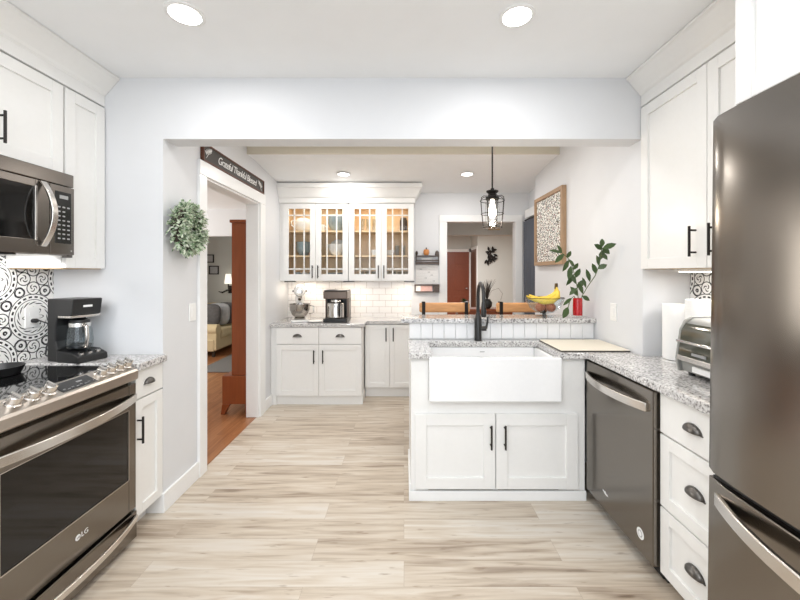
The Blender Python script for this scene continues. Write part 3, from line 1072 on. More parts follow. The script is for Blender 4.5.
MB().box(1.475, 1.525, 1.455, 1.985, 1.403, 1.407).build('lens', M_BAR, t)
area('under_cabinet_lamp', (1.5, 1.72, 1.398), (0, 0, 0), 0.05, 0.5, 1.3, NEUT)

# ---- fridge and the cabinet above it
t = thing('over_fridge_cabinet', (1.38, 0.76, 1.955), 'deep white cabinet above the refrigerator', 'cabinet')
FOC = frame_right(1.122)
MB().box(1.122, 1.677, 0.285, 1.236, 1.955, CE - 0.002).build('body', M_CAB, t, bevel=0.001)
shaker(FOC, 0.289, 0.758, 1.958, 2.50, t)
shaker(FOC, 0.762, 1.232, 1.958, 2.50, t)

FX = 0.985
t = thing('refrigerator', (1.645, 0.765, 0), 'large dark stainless refrigerator with bottom freezer drawer', 'refrigerator')
fy0, fy1 = 0.312, 1.222
MB().box(FX + 0.075, 1.645, fy0 + 0.004, fy1 - 0.004, 0.03, 1.880).build('body', M_BLKST, t, bevel=0.004)


def contoured(name, ya, yb, z0, z1, bulge=0.016):
    m = MB()
    K = 12
    pts = [(FX + 0.07, ya), (FX + 0.07, yb)]
    ctr = []
    for i in range(K + 1):
        s = i / K
        yy = yb + (ya - yb) * s
        e = min(s, 1 - s)
        ctr.append((FX - bulge * (1 - abs(2 * s - 1) ** 2.4) + (0.012 if e == 0 else 0), yy))
    pts += ctr
    m.prism(pts, z0, z1, 'pqc')
    return m.build(name, M_BLKST, t, bevel=0.004, smooth=35)


contoured('door', fy0, 0.7655, 0.752, 1.895)
contoured('door', 0.7685, fy1, 0.752, 1.895)
MB().box(FX + 0.03, FX + 0.08, fy0 + 0.01, fy1 - 0.01, 0.724, 0.752).build('gap', M_DARKGAP, t)
fd = contoured('freezer_drawer', fy0, fy1, 0.06, 0.727, 0.008)
MB().box(FX + 0.016, FX + 0.06, fy0 + 0.02, fy1 - 0.012, 0.727, 0.735).build('drawer_lip', M_BLACKP, fd, bevel=0.002)
FH = frame_right(FX)
bow_bar(FH, fy0 + 0.04, fy1 - 0.04, 0.672, 0.021, -0.012, 0.085, th=0.016).build('handle', M_STEEL, fd, bevel=0.004, smooth=40)
for y in (0.73, 0.80):
    MB().tube([(FX - 0.012, y, 0.85), (FX - 0.06, y, 0.9), (FX - 0.065, y, 1.25), (FX - 0.06, y, 1.6), (FX - 0.012, y, 1.65)], 0.012, 8).build('handle', M_STEEL, t, smooth=50)
ft = MB()
for y in (fy0 + 0.06, fy1 - 0.06):
    MB().cyl((FX + 0.12, y, -0.006), (FX + 0.12, y, 0.05), 0.02, 12).build('foot', M_BLACKP, t)
    MB().cyl((1.60, y, 0.0), (1.60, y, 0.05), 0.02, 12).build('foot', M_BLACKP, t)
ft.box(FX + 0.03, FX + 0.1, fy0 + 0.02, fy1 - 0.02, 0.02, 0.055)
ft.build('base_grille', M_BLACKP, t)
t.rotation_euler = (0, math.radians(0.7), 0)

# ---- dishwasher and drawer unit
FRB = frame_right(1.165)
t = thing('dishwasher', (1.4, 1.97, 0), 'dark stainless dishwasher with bowed bar handle under the right counter', 'dishwasher')
MB().box(1.17, 1.392, 1.668, 2.27, 0.02, 0.872).box(1.21, 1.392, 1.67, 2.268, 0.0, 0.1).build('body', M_DARKGAP, t)
FDW = frame_right(1.168)
dwd = MB(FDW).box(1.666, 2.274, 0.075, 0.866, 0, 0.047).build('door', M_BLKST, t, bevel=0.004)
bow_bar(FDW, 1.70, 2.262, 0.782, 0.02, 0.046, 0.05, th=0.014).build('handle', M_STEEL, dwd, bevel=0.003, smooth=40)
m = MB(FDW)
m.lathe((1.755, 0.165, 0.0468), [(0.026, 0), (0.026, 0.0012)], 28, (0, 0, 1))
st = m.build('round_sticker', M_PRINT, dwd)
m = MB(FDW)
m.lathe((1.755, 0.165, 0.0478), [(0.016, 0), (0.016, 0.0008)], 24, (0, 0, 1))
m.build('sticker_ring', M_GREYPRINT, st)
m = MB(FDW)
m.lathe((1.755, 0.165, 0.0484), [(0.012, 0), (0.012, 0.0008)], 24, (0, 0, 1))
m.box(1.7525, 1.7575, 0.158, 0.172, 0.0484, 0.0496)
m.build('sticker_centre', M_PRINT, st)
m = MB(FDW)
m.prism([(2.03, 0.17), (2.04, 0.178), (2.05, 0.176), (2.06, 0.186), (2.07, 0.18), (2.085, 0.184), (2.085, 0.176), (2.065, 0.168), (2.05, 0.165)], 0.0465, 0.0478, 'pqc')
m.build('badge', M_PRINT, dwd)
MB().box(1.19, 1.21, 1.67, 2.27, 0.0, 0.075).build('kick_plate', M_BLACKP, t)

t = thing('drawer_unit', (1.4, 1.44, 0), 'white base unit of three drawers between dishwasher and refrigerator', 'cabinet')
MB().box(1.165, 1.66, 1.24, 1.660, 0.06, 0.874).box(1.23, 1.66, 1.245, 1.655, 0, 0.06).build('body', M_CAB, t, bevel=0.001)
for (z0, z1, rl) in ((0.692, 0.868, 0), (0.368, 0.684, 0.055), (0.066, 0.360, 0.055)):
    dr = shaker(FRB, 1.285, 1.654, z0, z1, t, 'drawer', rail=rl)
    cup_pull(FRB, 1.466, (z0 + z1) / 2 + 0.004, 0.02 if not rl else 0.011, dr)

# ---- peninsula: sink base, counter, sink, faucet, knee wall and ledge
FP = frame_front(2.297)
t = thing('sink_base_cabinet', (0.58, 2.48, 0), 'white two-door base cabinet under the farmhouse sink', 'cabinet')
bd = MB()
bd.box(0.043, 0.063, 2.29, 2.715, 0.0, 0.874).box(1.095, 1.115, 2.29, 2.715, 0, 0.874).box(0.063, 1.095, 2.70, 2.715, 0, 0.874).box(0.063, 1.095, 2.29, 2.70, 0.06, 0.08)
bd.box(0.043, 0.15, 2.285, 2.30, 0.06, 0.874).box(0.954, 1.116, 2.285, 2.30, 0.06, 0.874).box(0.15, 0.954, 2.285, 2.30, 0.528, 0.617)
bd.box(0.55, 0.58, 2.287, 2.30, 0.06, 0.6)
bd.build('body', M_CAB, t, bevel=0.001)
a = shaker(FP, 0.068, 0.559, 0.075, 0.535, t, rail=0.07, n0=0.012)
bar_pull(FP, 0.53, 0.33, 0.475, 0.032, a)
a = shaker(FP, 0.565, 1.066, 0.075, 0.535, t, rail=0.07, n0=0.012)
bar_pull(FP, 0.615, 0.33, 0.475, 0.032, a)
MB().box(0.036, 1.12, 2.27, 2.285, 0, 0.06).box(0.03, 0.043, 2.27, 2.718, 0, 0.11).build('base_moulding', M_TRIM, t, bevel=0.003)

ct = MB()
ct.prism([(1.118, 1.237), (XR - 0.007, 1.237), (XR - 0.007, YW - 0.002), (DR - 0.002, YW - 0.002), (DR - 0.002, 2.718), (0.028, 2.718), (0.028, 2.25), (0.172, 2.25),
          (0.172, 2.62), (0.945, 2.62), (0.945, 2.25), (1.118, 2.25)], 0.875, 0.914, 'pqc')
tag(ct.build('countertop', M_GRAN, bevel=0.005), 'L-shaped speckled white granite countertop around the sink and along the right wall', 'countertop')

t = thing('farmhouse_sink', (0.553, 2.43, 0.62), 'white apron-front farmhouse sink set in the peninsula', 'sink')
sk = MB()
x0, x1, y0, y1, zb, zt = 0.151, 0.953, 2.225, 2.655, 0.621, 0.8735
sk.box(x0, x1, y0, y0 + 0.05, zb, 0.888)
sk.box(x0, x0 + 0.028, y0 + 0.05, y1, zb, zt).box(x1 - 0.028, x1, y0 + 0.05, y1, zb, zt).box(x0 + 0.028, x1 - 0.028, y1 - 0.028, y1, zb, zt).box(x0 + 0.028, x1 - 0.028, y0 + 0.05, y1 - 0.028, zb, zb + 0.03)
sk.build('basin', M_CERAMIC, t, bevel=0.009, seg=3, smooth=40)
MB().lathe((0.55, 2.45, 0.6505), [(0.045, 0), (0.045, 0.003), (0.02, 0.002)], 24).build('drain', M_CHROME, t, smooth=40)
MB().box(0.538, 0.572, 2.6255, 2.6275, 0.838, 0.843).build('maker_mark', M_GREYPRINT, t)

t = thing('faucet', (0.534, 2.672, 0.914), 'dark gunmetal pull-down faucet behind the sink', 'faucet')
fx, fy = 0.534, 2.668
fb = MB().lathe((fx, fy, 0.9145), [(0.028, 0), (0.028, 0.004), (0.0255, 0.006), (0.0255, 0.15), (0.022, 0.17), (0.016, 0.19), (0.0135, 0.2)], 24)
fb.build('body', M_GUN, t, smooth=40)
pts = [(fx, fy, 1.10), (fx, fy, 1.22)]
for i in range(1, 11):
    a_ = PI * i / 10
    pts.append((fx, fy - 0.095 + 0.095 * math.cos(a_), 1.225 + 0.105 * math.sin(a_)))
pts.append((fx, fy - 0.19, 1.20))
MB().tube(pts, 0.0125, 12).build('neck', M_GUN, t, smooth=50)
MB().lathe((fx, fy - 0.19, 1.205), [(0.014, 0), (0.0175, -0.03), (0.019, -0.09), (0.015, -0.1)], 20).build('spray_head', M_GUN, t, smooth=40)
MB().tube([(fx + 0.02, fy, 1.0), (fx + 0.058, fy, 1.0)], 0.017, 14).tube([(fx + 0.058, fy, 1.0), (fx + 0.067, fy - 0.002, 1.045), (fx + 0.07, fy - 0.004, 1.085)], [0.009, 0.0075, 0.006], 10).build('lever', M_GUN, t, smooth=50)

kw = MB().box(0.045, DR - 0.001, 2.735, 2.87, 0, 1.034).box(0.04, 0.045, 2.722, 2.87, 0.0, 1.034)
struct(kw.build('wall_peninsula', M_SHIP))
sh = MB()
n = 16
for i in range(n):
    a0 = 0.04 + (DR - 0.044) * i / n
    a1 = 0.04 + (DR - 0.044) * (i + 1) / n
    sh.box(a0 + 0.0012, a1 - 0.0012, 2.7205, 2.736, 0.916, 1.034)
struct(sh.build('trim_7', M_SHIP, bevel=0.0025))
tag(MB().box(-0.024, DR - 0.002, 2.69, 2.96, 1.035, 1.0685).build('bar_ledge', M_GRAN, bevel=0.005), 'raised speckled granite bar ledge on the white plank knee wall', 'countertop')

# cream board on the counter corner
t = thing('drying_board', (1.18, 2.45, 0.914), 'large flat cream board with dark edge on the counter right of the sink', 'board')
MB().box(0.965, 1.392, 2.272, 2.645, 0.9145, 0.921).build('edge', M_MATE, t, bevel=0.003)
MB().box(0.967, 1.390, 2.275, 2.643, 0.921, 0.926).build('top', M_MATW, t, bevel=0.002)

# ---- right counter: toaster oven, paper towels
t = thing('toaster_oven', (1.45, 1.62, 0.914), 'silver toaster oven with slanted glass door on the counter beside the fridge', 'toaster oven')
ty0, ty1 = 1.44, 1.80
b = MB()
b.prism([(1.345, 0.932), (1.335, 0.99), (1.352, 1.12), (1.372, 1.165), (1.40, 1.182), (1.57, 1.182), (1.585, 1.165), (1.585, 0.932)], ty0 + 0.012, ty1 - 0.012, 'pcq')
b.build('body', M_GREYP, t, bevel=0.004, smooth=35)
for ya, yb in ((ty0, ty0 + 0.013), (ty1 - 0.013, ty1)):
    e = MB()
    e.prism([(1.33, 0.928), (1.318, 0.99), (1.338, 1.13), (1.36, 1.172), (1.395, 1.19), (1.57, 1.19), (1.592, 1.17), (1.592, 0.928)], ya, yb, 'pcq')
    e.build('side_panel', M_GREYP, t, bevel=0.003, smooth=35)
e = MB()
e.prism([(1.336, 1.0), (1.322, 1.0), (1.338, 1.125), (1.36, 1.16), (1.372, 1.156)], ty0 + 0.014, ty1 - 0.014, 'pcq')
td = e.build('door', M_GREENGL, t, bevel=0.002, smooth=35)
MB().tube([(1.318, ty0 + 0.03, 1.075), (1.300, ty0 + 0.04, 1.08), (1.300, ty1 - 0.04, 1.08), (1.318, ty1 - 0.03, 1.075)], 0.007, 10).build('handle', M_CHROME, td, smooth=50)
e = MB()
e.prism([(1.336, 0.985), (1.316, 0.985), (1.319, 1.008), (1.336, 1.008)], ty0 + 0.014, ty1 - 0.014, 'pcq')
e.build('front_bar', M_STEEL, t, bevel=0.002)
MB().box(1.320, 1.3235, 1.62, 1.70, 1.02, 1.032).build('nameplate', M_GREYPRINT, td)
MB().box(1.33, 1.342, ty0 + 0.05, ty1 - 0.09, 0.942, 0.968).build('crumb_tray', M_PLASTW, t, bevel=0.002)
for x in (1.37, 1.56):
    for y in (ty0 + 0.04, ty1 - 0.04):
        MB().cyl((x, y, 0.9142), (x, y, 0.934), 0.014, 12).build('foot', M_BLACKP, t)


def towel(x, y, h, label):
    t = thing('paper_towel_roll', (x, y, 0.914), label, 'paper towels', 'white paper towel rolls by the right wall')
    MB().lathe((x, y, 0.9145), [(0.075, 0), (0.075, 0.008), (0.01, 0.012), (0.008, h), (0.001, h + 0.004)], 28).build('stand', M_WHITEM, t, smooth=40)
    m = MB().lathe((x, y, 0.928), [(0.02, 0), (0.066, 0), (0.067, 0.004), (0.067, h - 0.004), (0.066, h), (0.02, h), (0.02, h - 0.02)], 40)
    m.box(x - 0.066, x - 0.06, y - 0.005, y + 0.0, 0.0 + 0.932, 0.928 + h - 0.004)
    m.build('roll', M_PAPER, t, smooth=40)


towel(1.505, 2.04, 0.30, 'white paper towel roll against the plain white wall stub')
towel(1.515, 1.885, 0.335, 'white paper towel roll behind the toaster oven, in front of ornate tiles')


# ---- switches


def switch(xf, u, v, label):
    m = MB(xf).box(u - 0.036, u + 0.036, v - 0.058, v + 0.058, 0, 0.006).build('light_switch', M_PLASTW, bevel=0.002)
    tag(m, label, 'switch')
    MB(xf).box(u - 0.016, u + 0.016, v - 0.033, v + 0.033, 0.005, 0.009).build('rocker', M_PLASTW, m, bevel=0.002)


switch(frame_left(DL), 2.468, 1.14, 'white light switch beside the left doorway casing, below the wreath')
switch(frame_right(DR), 2.467, 1.14, 'white light switch on the right wall above the counter')

# ---- wreath
t = thing('wreath', (DL + 0.002, 2.325, 1.68), 'round frosted green leaf wreath hanging on the left wall', 'wreath')
wc = Vector((DL + 0.052, 2.325, 1.68))
MB().tube([tuple(wc + Vector((0, 0.115 * math.cos(a * 2 * PI / 24), 0.115 * math.sin(a * 2 * PI / 24)))) for a in range(24)], 0.03, 8, closed=True).build('ring', M_TWIG, t, smooth=60)
lf = MB()
for i in range(1100):
    a_ = random.uniform(0, 2 * PI)
    ph = random.uniform(-0.35, PI + 0.35)
    rad = Vector((0, math.cos(a_), math.sin(a_)))
    inw = 0.085 if math.cos(ph) < 0 else 0.115
    c0 = wc + rad * 0.105
    d_ = rad * math.cos(ph) + Vector((1, 0, 0)) * math.sin(ph)
    p_ = c0 + d_ * random.uniform(0.025, 0.05)
    dd_ = (d_ + Vector((random.uniform(-.7, .7), random.uniform(-.7, .7), random.uniform(-.7, .7)))).normalized()
    if p_.x < DL + 0.02:
        p_.x = DL + 0.02
    L_ = random.uniform(0.026, 0.044)
    if (p_ + dd_ * L_).x < DL + 0.006:
        dd_.x = abs(dd_.x)
    lf.leaf(p_, dd_, (random.random() - .5, random.random() - .5, 1), L_, random.uniform(0.014, 0.024), 0.1, th=0.0008)
lf.build('leaves', M_WREATH, t)

# ---- sign above the doorway
t = thing('wooden_sign', (DL, 3.12, DH + 0.102), 'long dark wooden sign with white script lettering above the left doorway', 'sign')
SX = DL + 0.001
sy0, sy1, sz0, sz1 = 2.565, 3.68, DH + 0.1015, 2.312
MB().box(SX, SX + 0.016, sy0 + 0.01, sy1 - 0.01, sz0 + 0.008, sz1 - 0.008).build('board', M_SIGNF, t)
MB().box(SX, SX + 0.024, sy0, sy1, sz0, sz0 + 0.012).box(SX, SX + 0.024, sy0, sy1, sz1 - 0.012, sz1).box(SX, SX + 0.024, sy0, sy0 + 0.012, sz0, sz1).box(SX, SX + 0.024, sy1 - 0.012, sy1, sz0, sz1).build('frame', M_SIGNW, t, bevel=0.002)
text_obj('lettering', 'Grateful Thankful Blessed', 0.083, (SX + 0.0165, 3.135, (sz0 + sz1) / 2), FACE_PX, M_PRINT, t, shear=0.35, space=0.86)
sp = MB()
for (yb, zb_, sg) in ((2.62, sz0 + 0.055, 1), (3.61, sz0 + 0.05, -1)):
    for k in range(6):
        an = PI / 2 + sg * (0.9 - k * 0.3)
        p0 = Vector((SX + 0.0172, yb + sg * k * 0.010, zb_ + k * 0.006))
        sp.leaf(p0, (0, math.cos(an) * 0.8, math.sin(an)), (1, 0, 0), 0.036, 0.013, th=0.0006)
    sp.tube([(SX + 0.0172, yb - sg * 0.01, zb_ - 0.025), (SX + 0.0172, yb + sg * 0.02, zb_ + 0.01), (SX + 0.0172, yb + sg * 0.06, zb_ + 0.03)], 0.002, 6)
sp.build('leaf_sprigs', M_PRINT, t)

# ---- recessed lights


def downlight(x, y, z, r, label, power, col, tilt=0.0):
    t = thing('recessed_light', (x, y, z), label, 'ceiling light', 'round recessed ceiling lights')
    MB().lathe((x, y, z), [(r, 0), (r, -0.003), (r * 0.94, -0.006), (r * 0.8, -0.005), (r * 0.78, 0.0)], 36).build('trim_ring', M_TRIM, t, smooth=40)
    MB().lathe((x, y, z - 0.0045), [(r * 0.79, 0), (r * 0.79, -0.001), (r * 0.5, -0.0025)], 32).build('lens', M_LENS, t, smooth=40)
    area('recessed_lamp', (x, y, z - 0.012), (0, 0, 0), r * 1.5, r * 1.5, power, col, 'DISK')


downlight(-0.967, 1.634, CE, 0.082, 'round lit recessed ceiling light nearest the range and microwave', 3.5, NEUT)
downlight(0.503, 1.647, CE, 0.078, 'round lit recessed ceiling light in front of the sink peninsula', 3.5, NEUT)
for x in (-0.967, 0.503):
    area('rear_recessed_lamp', (x, -0.5, CE - 0.012), (0, 0, 0), 0.12, 0.12, 5, NEUT, 'DISK')


for x in (-0.63, 0.657):
    area('dining_fill', (x, 2.75, CE - 0.012), (0, 0, 0), 0.12, 0.12, 3.5, (1, 0.985, 0.97), 'DISK')  # extra fill hidden behind the header, added to lift the dining ceiling


def zc(y):
    return 2.47 - max(0, (y - 3.5)) * (0.104 / 1.12)


downlight(-0.63, 3.86, zc(3.86) - 0.004, 0.07, 'small lit recessed dining ceiling light before the glass-door cabinets', 6, (1, 0.975, 0.945))
downlight(0.657, 3.86, zc(3.86) - 0.004, 0.07, 'small lit recessed dining ceiling light before the back doorway', 5, (1, 0.975, 0.945))

# ---- pendant
t = thing('pendant_light', (0.673, 2.82, CE), 'black wire cage pendant light hanging over the bar ledge', 'pendant light')
px_, py_ = 0.673, 2.82
MB().lathe((px_, py_, CE), [(0.06, 0), (0.06, -0.015), (0.05, -0.022), (0.001, -0.024)], 24).build('ceiling_canopy', M_IRON, t, smooth=40)
MB().cyl((px_, py_, 2.03), (px_, py_, CE - 0.02), 0.006, 10).build('rod', M_IRON, t, smooth=50)
MB().lathe((px_, py_, 1.96), [(0.05, 0), (0.05, 0.016), (0.034, 0.024), (0.03, 0.045), (0.045, 0.058), (0.045, 0.066), (0.015, 0.072), (0.012, 0.085)], 28).build('socket_cap', M_IRON, t, smooth=40)
cg = MB()
for k in range(8):
    a_ = 2 * PI * k / 8 + 0.2
    ca_, sa_ = math.cos(a_), math.sin(a_)
    cg.tube([(px_ + r_ * ca_, py_ + r_ * sa_, z_) for r_, z_ in ((0.04, 1.985), (0.07, 1.985), (0.088, 1.972), (0.092, 1.945), (0.084, 1.85), (0.072, 1.745))], 0.0027, 6)
for r_, z_ in ((0.091, 1.95), (0.084, 1.85), (0.072, 1.745)):
    cg.tube([(px_ + r_ * math.cos(2 * PI * k / 28), py_ + r_ * math.sin(2 * PI * k / 28), z_) for k in range(28)], 0.0027, 6, closed=True)
cg.build('wire_cage', M_IRON, t, smooth=50)
MB().lathe((px_, py_, 1.755), [(0.052, 0), (0.056, 0.1), (0.05, 0.19), (0.035, 0.215), (0.033, 0.215), (0.048, 0.19), (0.053, 0.1), (0.049, 0)], 28, cap=False).build('glass_shade', M_GLASS, t, smooth=50)
MB().lathe((px_, py_, 1.965), [(0.013, 0), (0.014, -0.03), (0.022, -0.06), (0.031, -0.095), (0.028, -0.125), (0.012, -0.145), (0.001, -0.148)], 24).build('bulb', M_BULB, t, smooth=60)
pl = bpy.data.lights.new('pendant_lamp', 'POINT')
pl.energy = 4
pl.color = WARM
pl.shadow_soft_size = 0.03
po = bpy.data.objects.new('pendant_lamp', pl)
po.location = (px_, py_, 1.79)
COL.objects.link(po)

# ------------------------------------------------------------------ dining side: back cabinets
CH = 0.865
FB = frame_front(3.92)
t = thing('base_cabinet', (-0.9, 4.2, 0), 'white back-wall base cabinet with two drawers over two doors', 'cabinet')
MB().box(-1.352, -0.446, 3.92, 4.51, 0.1, CH - 0.036).box(-1.352, -0.44, 3.945, 4.51, 0, 0.1).build('body', M_CAB, t, bevel=0.001)
for (u0, u1, hs) in ((-1.348, -0.901, 1), (-0.897, -0.45, 0)):
    dr = shaker(FB, u0, u1, 0.652, CH - 0.04, t, 'drawer', rail=0)
    cup_pull(FB, (u0 + u1) / 2, 0.738, 0.02, dr)
    do = shaker(FB, u0, u1, 0.105, 0.645, t)
    bar_pull(FB, u1 - 0.045 if hs else u0 + 0.045, 0.45, 0.59, 0.02, do)
FB2 = frame_front(4.16)
t = thing('base_cabinet', (-0.18, 4.3, 0), 'shallower white two-door base cabinet half hidden behind the peninsula', 'cabinet')
MB().box(-0.437, 0.115, 4.16, 4.51, 0.11, CH - 0.036).box(-0.437, 0.115, 4.20, 4.51, 0, 0.11).build('body', M_CAB, t, bevel=0.001)
a = shaker(FB2, -0.433, -0.163, 0.12, CH - 0.045, t, rail=0.05)
bar_pull(FB2, -0.20, 0.64, 0.79, 0.02, a)
a = shaker(FB2, -0.159, 0.111, 0.12, CH - 0.045, t, rail=0.05)
bar_pull(FB2, -0.12, 0.64, 0.79, 0.02, a)
ct = MB()
ct.prism([(-1.41, 3.885), (-0.415, 3.885), (-0.415, 4.125), (0.135, 4.125), (0.135, 4.511), (-1.41, 4.511)], CH - 0.035, CH, 'pqc')
tag(ct.build('countertop', M_GRAN, bevel=0.005), 'stepped speckled grey countertop along the back wall under the glass cabinets', 'countertop')

# glass-door wall cabinets
UZ0, UZ1, UY = 1.31, 2.193, 4.21
FG = frame_front(UY)


def glass_cabinet(x0, x1, label):
    t = thing('glass_door_cabinet', ((x0 + x1) / 2, 4.35, UZ0), label, 'cabinet', 'glass-door wall cabinets on the back wall')
    b = MB()
    b.box(x0, x0 + 0.018, UY, 4.508, UZ0, UZ1).box(x1 - 0.018, x1, UY, 4.508, UZ0, UZ1).box(x0 + 0.018, x1 - 0.018, UY, 4.508, UZ0, UZ0 + 0.02).box(x0 + 0.018, x1 - 0.018, UY, 4.508, UZ1 - 0.02, UZ1)
    b.build('body', M_CAB, t, bevel=0.001)
    i = MB()
    i.box(x0 + 0.018, x0 + 0.022, UY + 0.01, 4.5, UZ0 + 0.02, UZ1 - 0.02).box(x1 - 0.022, x1 - 0.018, UY + 0.01, 4.5, UZ0 + 0.02, UZ1 - 0.02)
    i.box(x0 + 0.022, x1 - 0.022, 4.495, 4.503, UZ0 + 0.02, UZ1 - 0.02).box(x0 + 0.022, x1 - 0.022, UY + 0.01, 4.495, UZ0 + 0.02, UZ0 + 0.024).box(x0 + 0.022, x1 - 0.022, UY + 0.01, 4.495, UZ1 - 0.024, UZ1 - 0.02)
    i.build('lining', M_TAN, t)
    for z in SHELF:
        MB().box(x0 + 0.022, x1 - 0.022, UY + 0.015, 4.495, z - 0.018, z).build('shelf', M_TAN, t, bevel=0.001)
    mid = (x0 + x1) / 2
    for (u0, u1, hs) in ((x0 + 0.002, mid - 0.0015, 1), (mid + 0.0015, x1 - 0.002, 0)):
        m = MB(FG)
        rail = 0.062
        v0, v1 = UZ0 + 0.002, UZ1 - 0.002
        m.box(u0, u0 + rail, v0, v1, 0, 0.02).box(u1 - rail, u1, v0, v1, 0, 0.02).box(u0 + rail, u1 - rail, v0, v0 + 0.075, 0, 0.02).box(u0 + rail, u1 - rail, v1 - rail, v1, 0, 0.02)
        gw = u1 - u0 - 2 * rail
        for s in (0.27, 0.72):
            m.box(u0 + rail + gw * s - 0.007, u0 + rail + gw * s + 0.007, v0 + 0.07, v1 - rail, 0.004, 0.017)
        for v in (v0 + 0.075 + 0.058, v1 - rail - 0.075):
            m.box(u0 + rail, u1 - rail, v - 0.007, v + 0.007, 0.004, 0.017)
        d = m.build('door', M_CAB, t, bevel=0.0015)
        MB(FG).box(u0 + rail - 0.004, u1 - rail + 0.004, v0 + 0.07, v1 - rail + 0.004, 0.006, 0.009).build('pane', M_GLASS, d)
        bar_pull(FG, u1 - 0.03 if hs else u0 + 0.03, UZ0 + 0.03, UZ0 + 0.175, 0.02, d)


SHELF = (1.602, 1.885)
struct(MB().box(-1.412, -1.3725, UY - 0.002, UY + 0.02, UZ0, UZ1).box(-1.412, -1.3525, 3.93, 3.95, 0, CH - 0.036).build('trim_9', M_CAB))
glass_cabinet(-1.372, -0.632, 'left pair of white glass-door wall cabinets above the stand mixer, holding bowls')
glass_cabinet(-0.628, 0.112, 'right pair of white glass-door wall cabinets next to the wall calendar, holding glasses')
cr = MB()
prof = [(0, UZ1), (0.014, UZ1), (0.014, UZ1 + 0.05), (0.03, UZ1 + 0.065), (0.075, UZ1 + 0.15), (0.09, UZ1 + 0.16), (0.09, 2.40)]
# front run with mitred return on the right
loops = []
for n_, z_ in prof:
    loops.append([cr.V((-1.411, UY - 0.02 - n_, z_)), cr.V((0.112 + n_, UY - 0.02 - n_, z_)), cr.V((0.112 + n_, 4.515, z_)), cr.V((-1.411, 4.515, z_))])
for A, B in zip(loops, loops[1:]):
    for k in range(4):
        cr.bm.faces.new((A[k], A[(k + 1) % 4], B[(k + 1) % 4], B[k]))
cr.bm.faces.new(loops[0][::-1])
cr.bm.faces.new(loops[-1])
struct(cr.build('trim_8', M_CAB))

for x, lb in ((-1.30, 'left end of the left cabinet'), (-0.63, 'joint between the two glass cabinets'), (0.06, 'right end beside the wall calendar')):
    t = tag(MB().box(x - 0.06, x + 0.06, 4.20, 4.26, UZ0 - 0.014, UZ0 - 0.001).build('puck_light', M_PEWTER, bevel=0.003), 'dark slim under-cabinet light at the ' + lb, 'light', 'under-cabinet lights at the back wall')
    area('puck_lamp', (max(x, -1.15), 4.32, UZ0 - 0.02), (0, 0, 0), 0.3, 0.08, 1.1, WARM)

for x in (-1.0, -0.26):
    area('cabinet_fill', (x, 4.27, UZ1 - 0.03), (0, 0, 0), 0.6, 0.04, 0.9, (1, 0.9, 0.76))  # warm fill added to brighten the cabinet interiors, without a fitting
area('tile_fill', (-1.78, 1.62, 1.478), (0, math.radians(40), 0), 0.15, 0.45, 4.2, NEUT)  # fill added under the microwave, tilted at the wall to brighten the tiles
# dishes inside: (x, shelf z, kind, label)
BZ = UZ0 + 0.0245


def bowl(x, y, z, r, h, m_, label, n=1, cat='bowl', group='bowls in the glass cabinets'):
    m = MB()
    for k in range(n):
        zz = z + k * h * 0.3
        m.lathe((x, y, zz + 0.0008), [(r * 0.45, 0), (r * 0.5, 0.004), (r * 0.85, h * 0.5), (r, h), (r * 0.96, h), (r * 0.8, h * 0.52), (r * 0.42, 0.012), (0.001, 0.01)], 26)
    tag(m.build('bowl', m_, smooth=45), label, cat, group)


def disc_plate(x, y, z, r, m_, label):
    """a plate standing on edge, leaning a little against the back"""
    m = MB()
    m.lathe((x, y, z + r + 0.001), [(0.001, 0.0), (r * 0.6, 0.0), (r, 0.016), (r, 0.02), (r * 0.6, 0.006), (0.001, 0.006)], 36, (0, -1, 0.03))
    tag(m.build('plate', m_, smooth=45), label, 'plate', 'plates in the glass cabinets')


def glass_cup(x, y, z, r, h, label, m_=None, group='glasses in the glass cabinets'):
    m = MB()
    m.lathe((x, y, z + 0.001), [(r * 0.75, 0), (r * 0.8, 0.003), (r, h), (r * 0.93, h), (r * 0.72, 0.008), (0.001, 0.008)], 20)
    tag(m.build('drinking_glass', m_ or M_GLASSB, smooth=45), label, 'glass', group)


def mug(x, y, z, r, h, m_, label):
    t = thing('mug', (x, y, z), label, 'mug', 'mugs in the glass cabinets')
    MB().lathe((x, y, z + 0.001), [(r * 0.9, 0), (r, 0.006), (r, h), (r * 0.92, h), (r * 0.9, 0.01), (0.001, 0.008)], 22).build('cup', m_, t, smooth=45)
    MB().tube([(x + r * 0.98, y, z + h * 0.8), (x + r * 1.5, y, z + h * 0.75), (x + r * 1.55, y, z + h * 0.4), (x + r * 0.98, y, z + h * 0.22)], 0.006, 8).build('handle', m_, t, smooth=50)


S1, S2 = SHELF
t = thing('pitcher', (-1.185, 4.36, S2), 'rounded white pitcher on the top shelf behind the leftmost glass door', 'pitcher')
MB().lathe((-1.185, 4.36, S2 + 0.001), [(0.06, 0), (0.09, 0.03), (0.1, 0.08), (0.085, 0.13), (0.075, 0.15), (0.07, 0.15), (0.08, 0.125), (0.09, 0.08), (0.06, 0.02), (0.001, 0.01)], 28).build('jug', M_PLATE, t, smooth=45)
MB().tube([(-1.265, 4.33, S2 + 0.13), (-1.31, 4.31, S2 + 0.12), (-1.31, 4.31, S2 + 0.07), (-1.27, 4.33, S2 + 0.04)], 0.009, 8).build('handle', M_PLATE, t, smooth=50)
bowl(-1.045, 4.40, S2, 0.05, 0.09, M_BLUEG, 'blue-grey bowl beside the white pitcher on the top shelf', 2)
bowl(-1.185, 4.36, S1, 0.085, 0.10, M_BLUEG, 'stack of blue-grey bowls on the middle shelf at far left', 3)
bowl(-1.045, 4.38, S1, 0.05, 0.10, M_BLUEG, 'small blue-grey bowl stack right of the larger bowl stack on the middle shelf', 3)
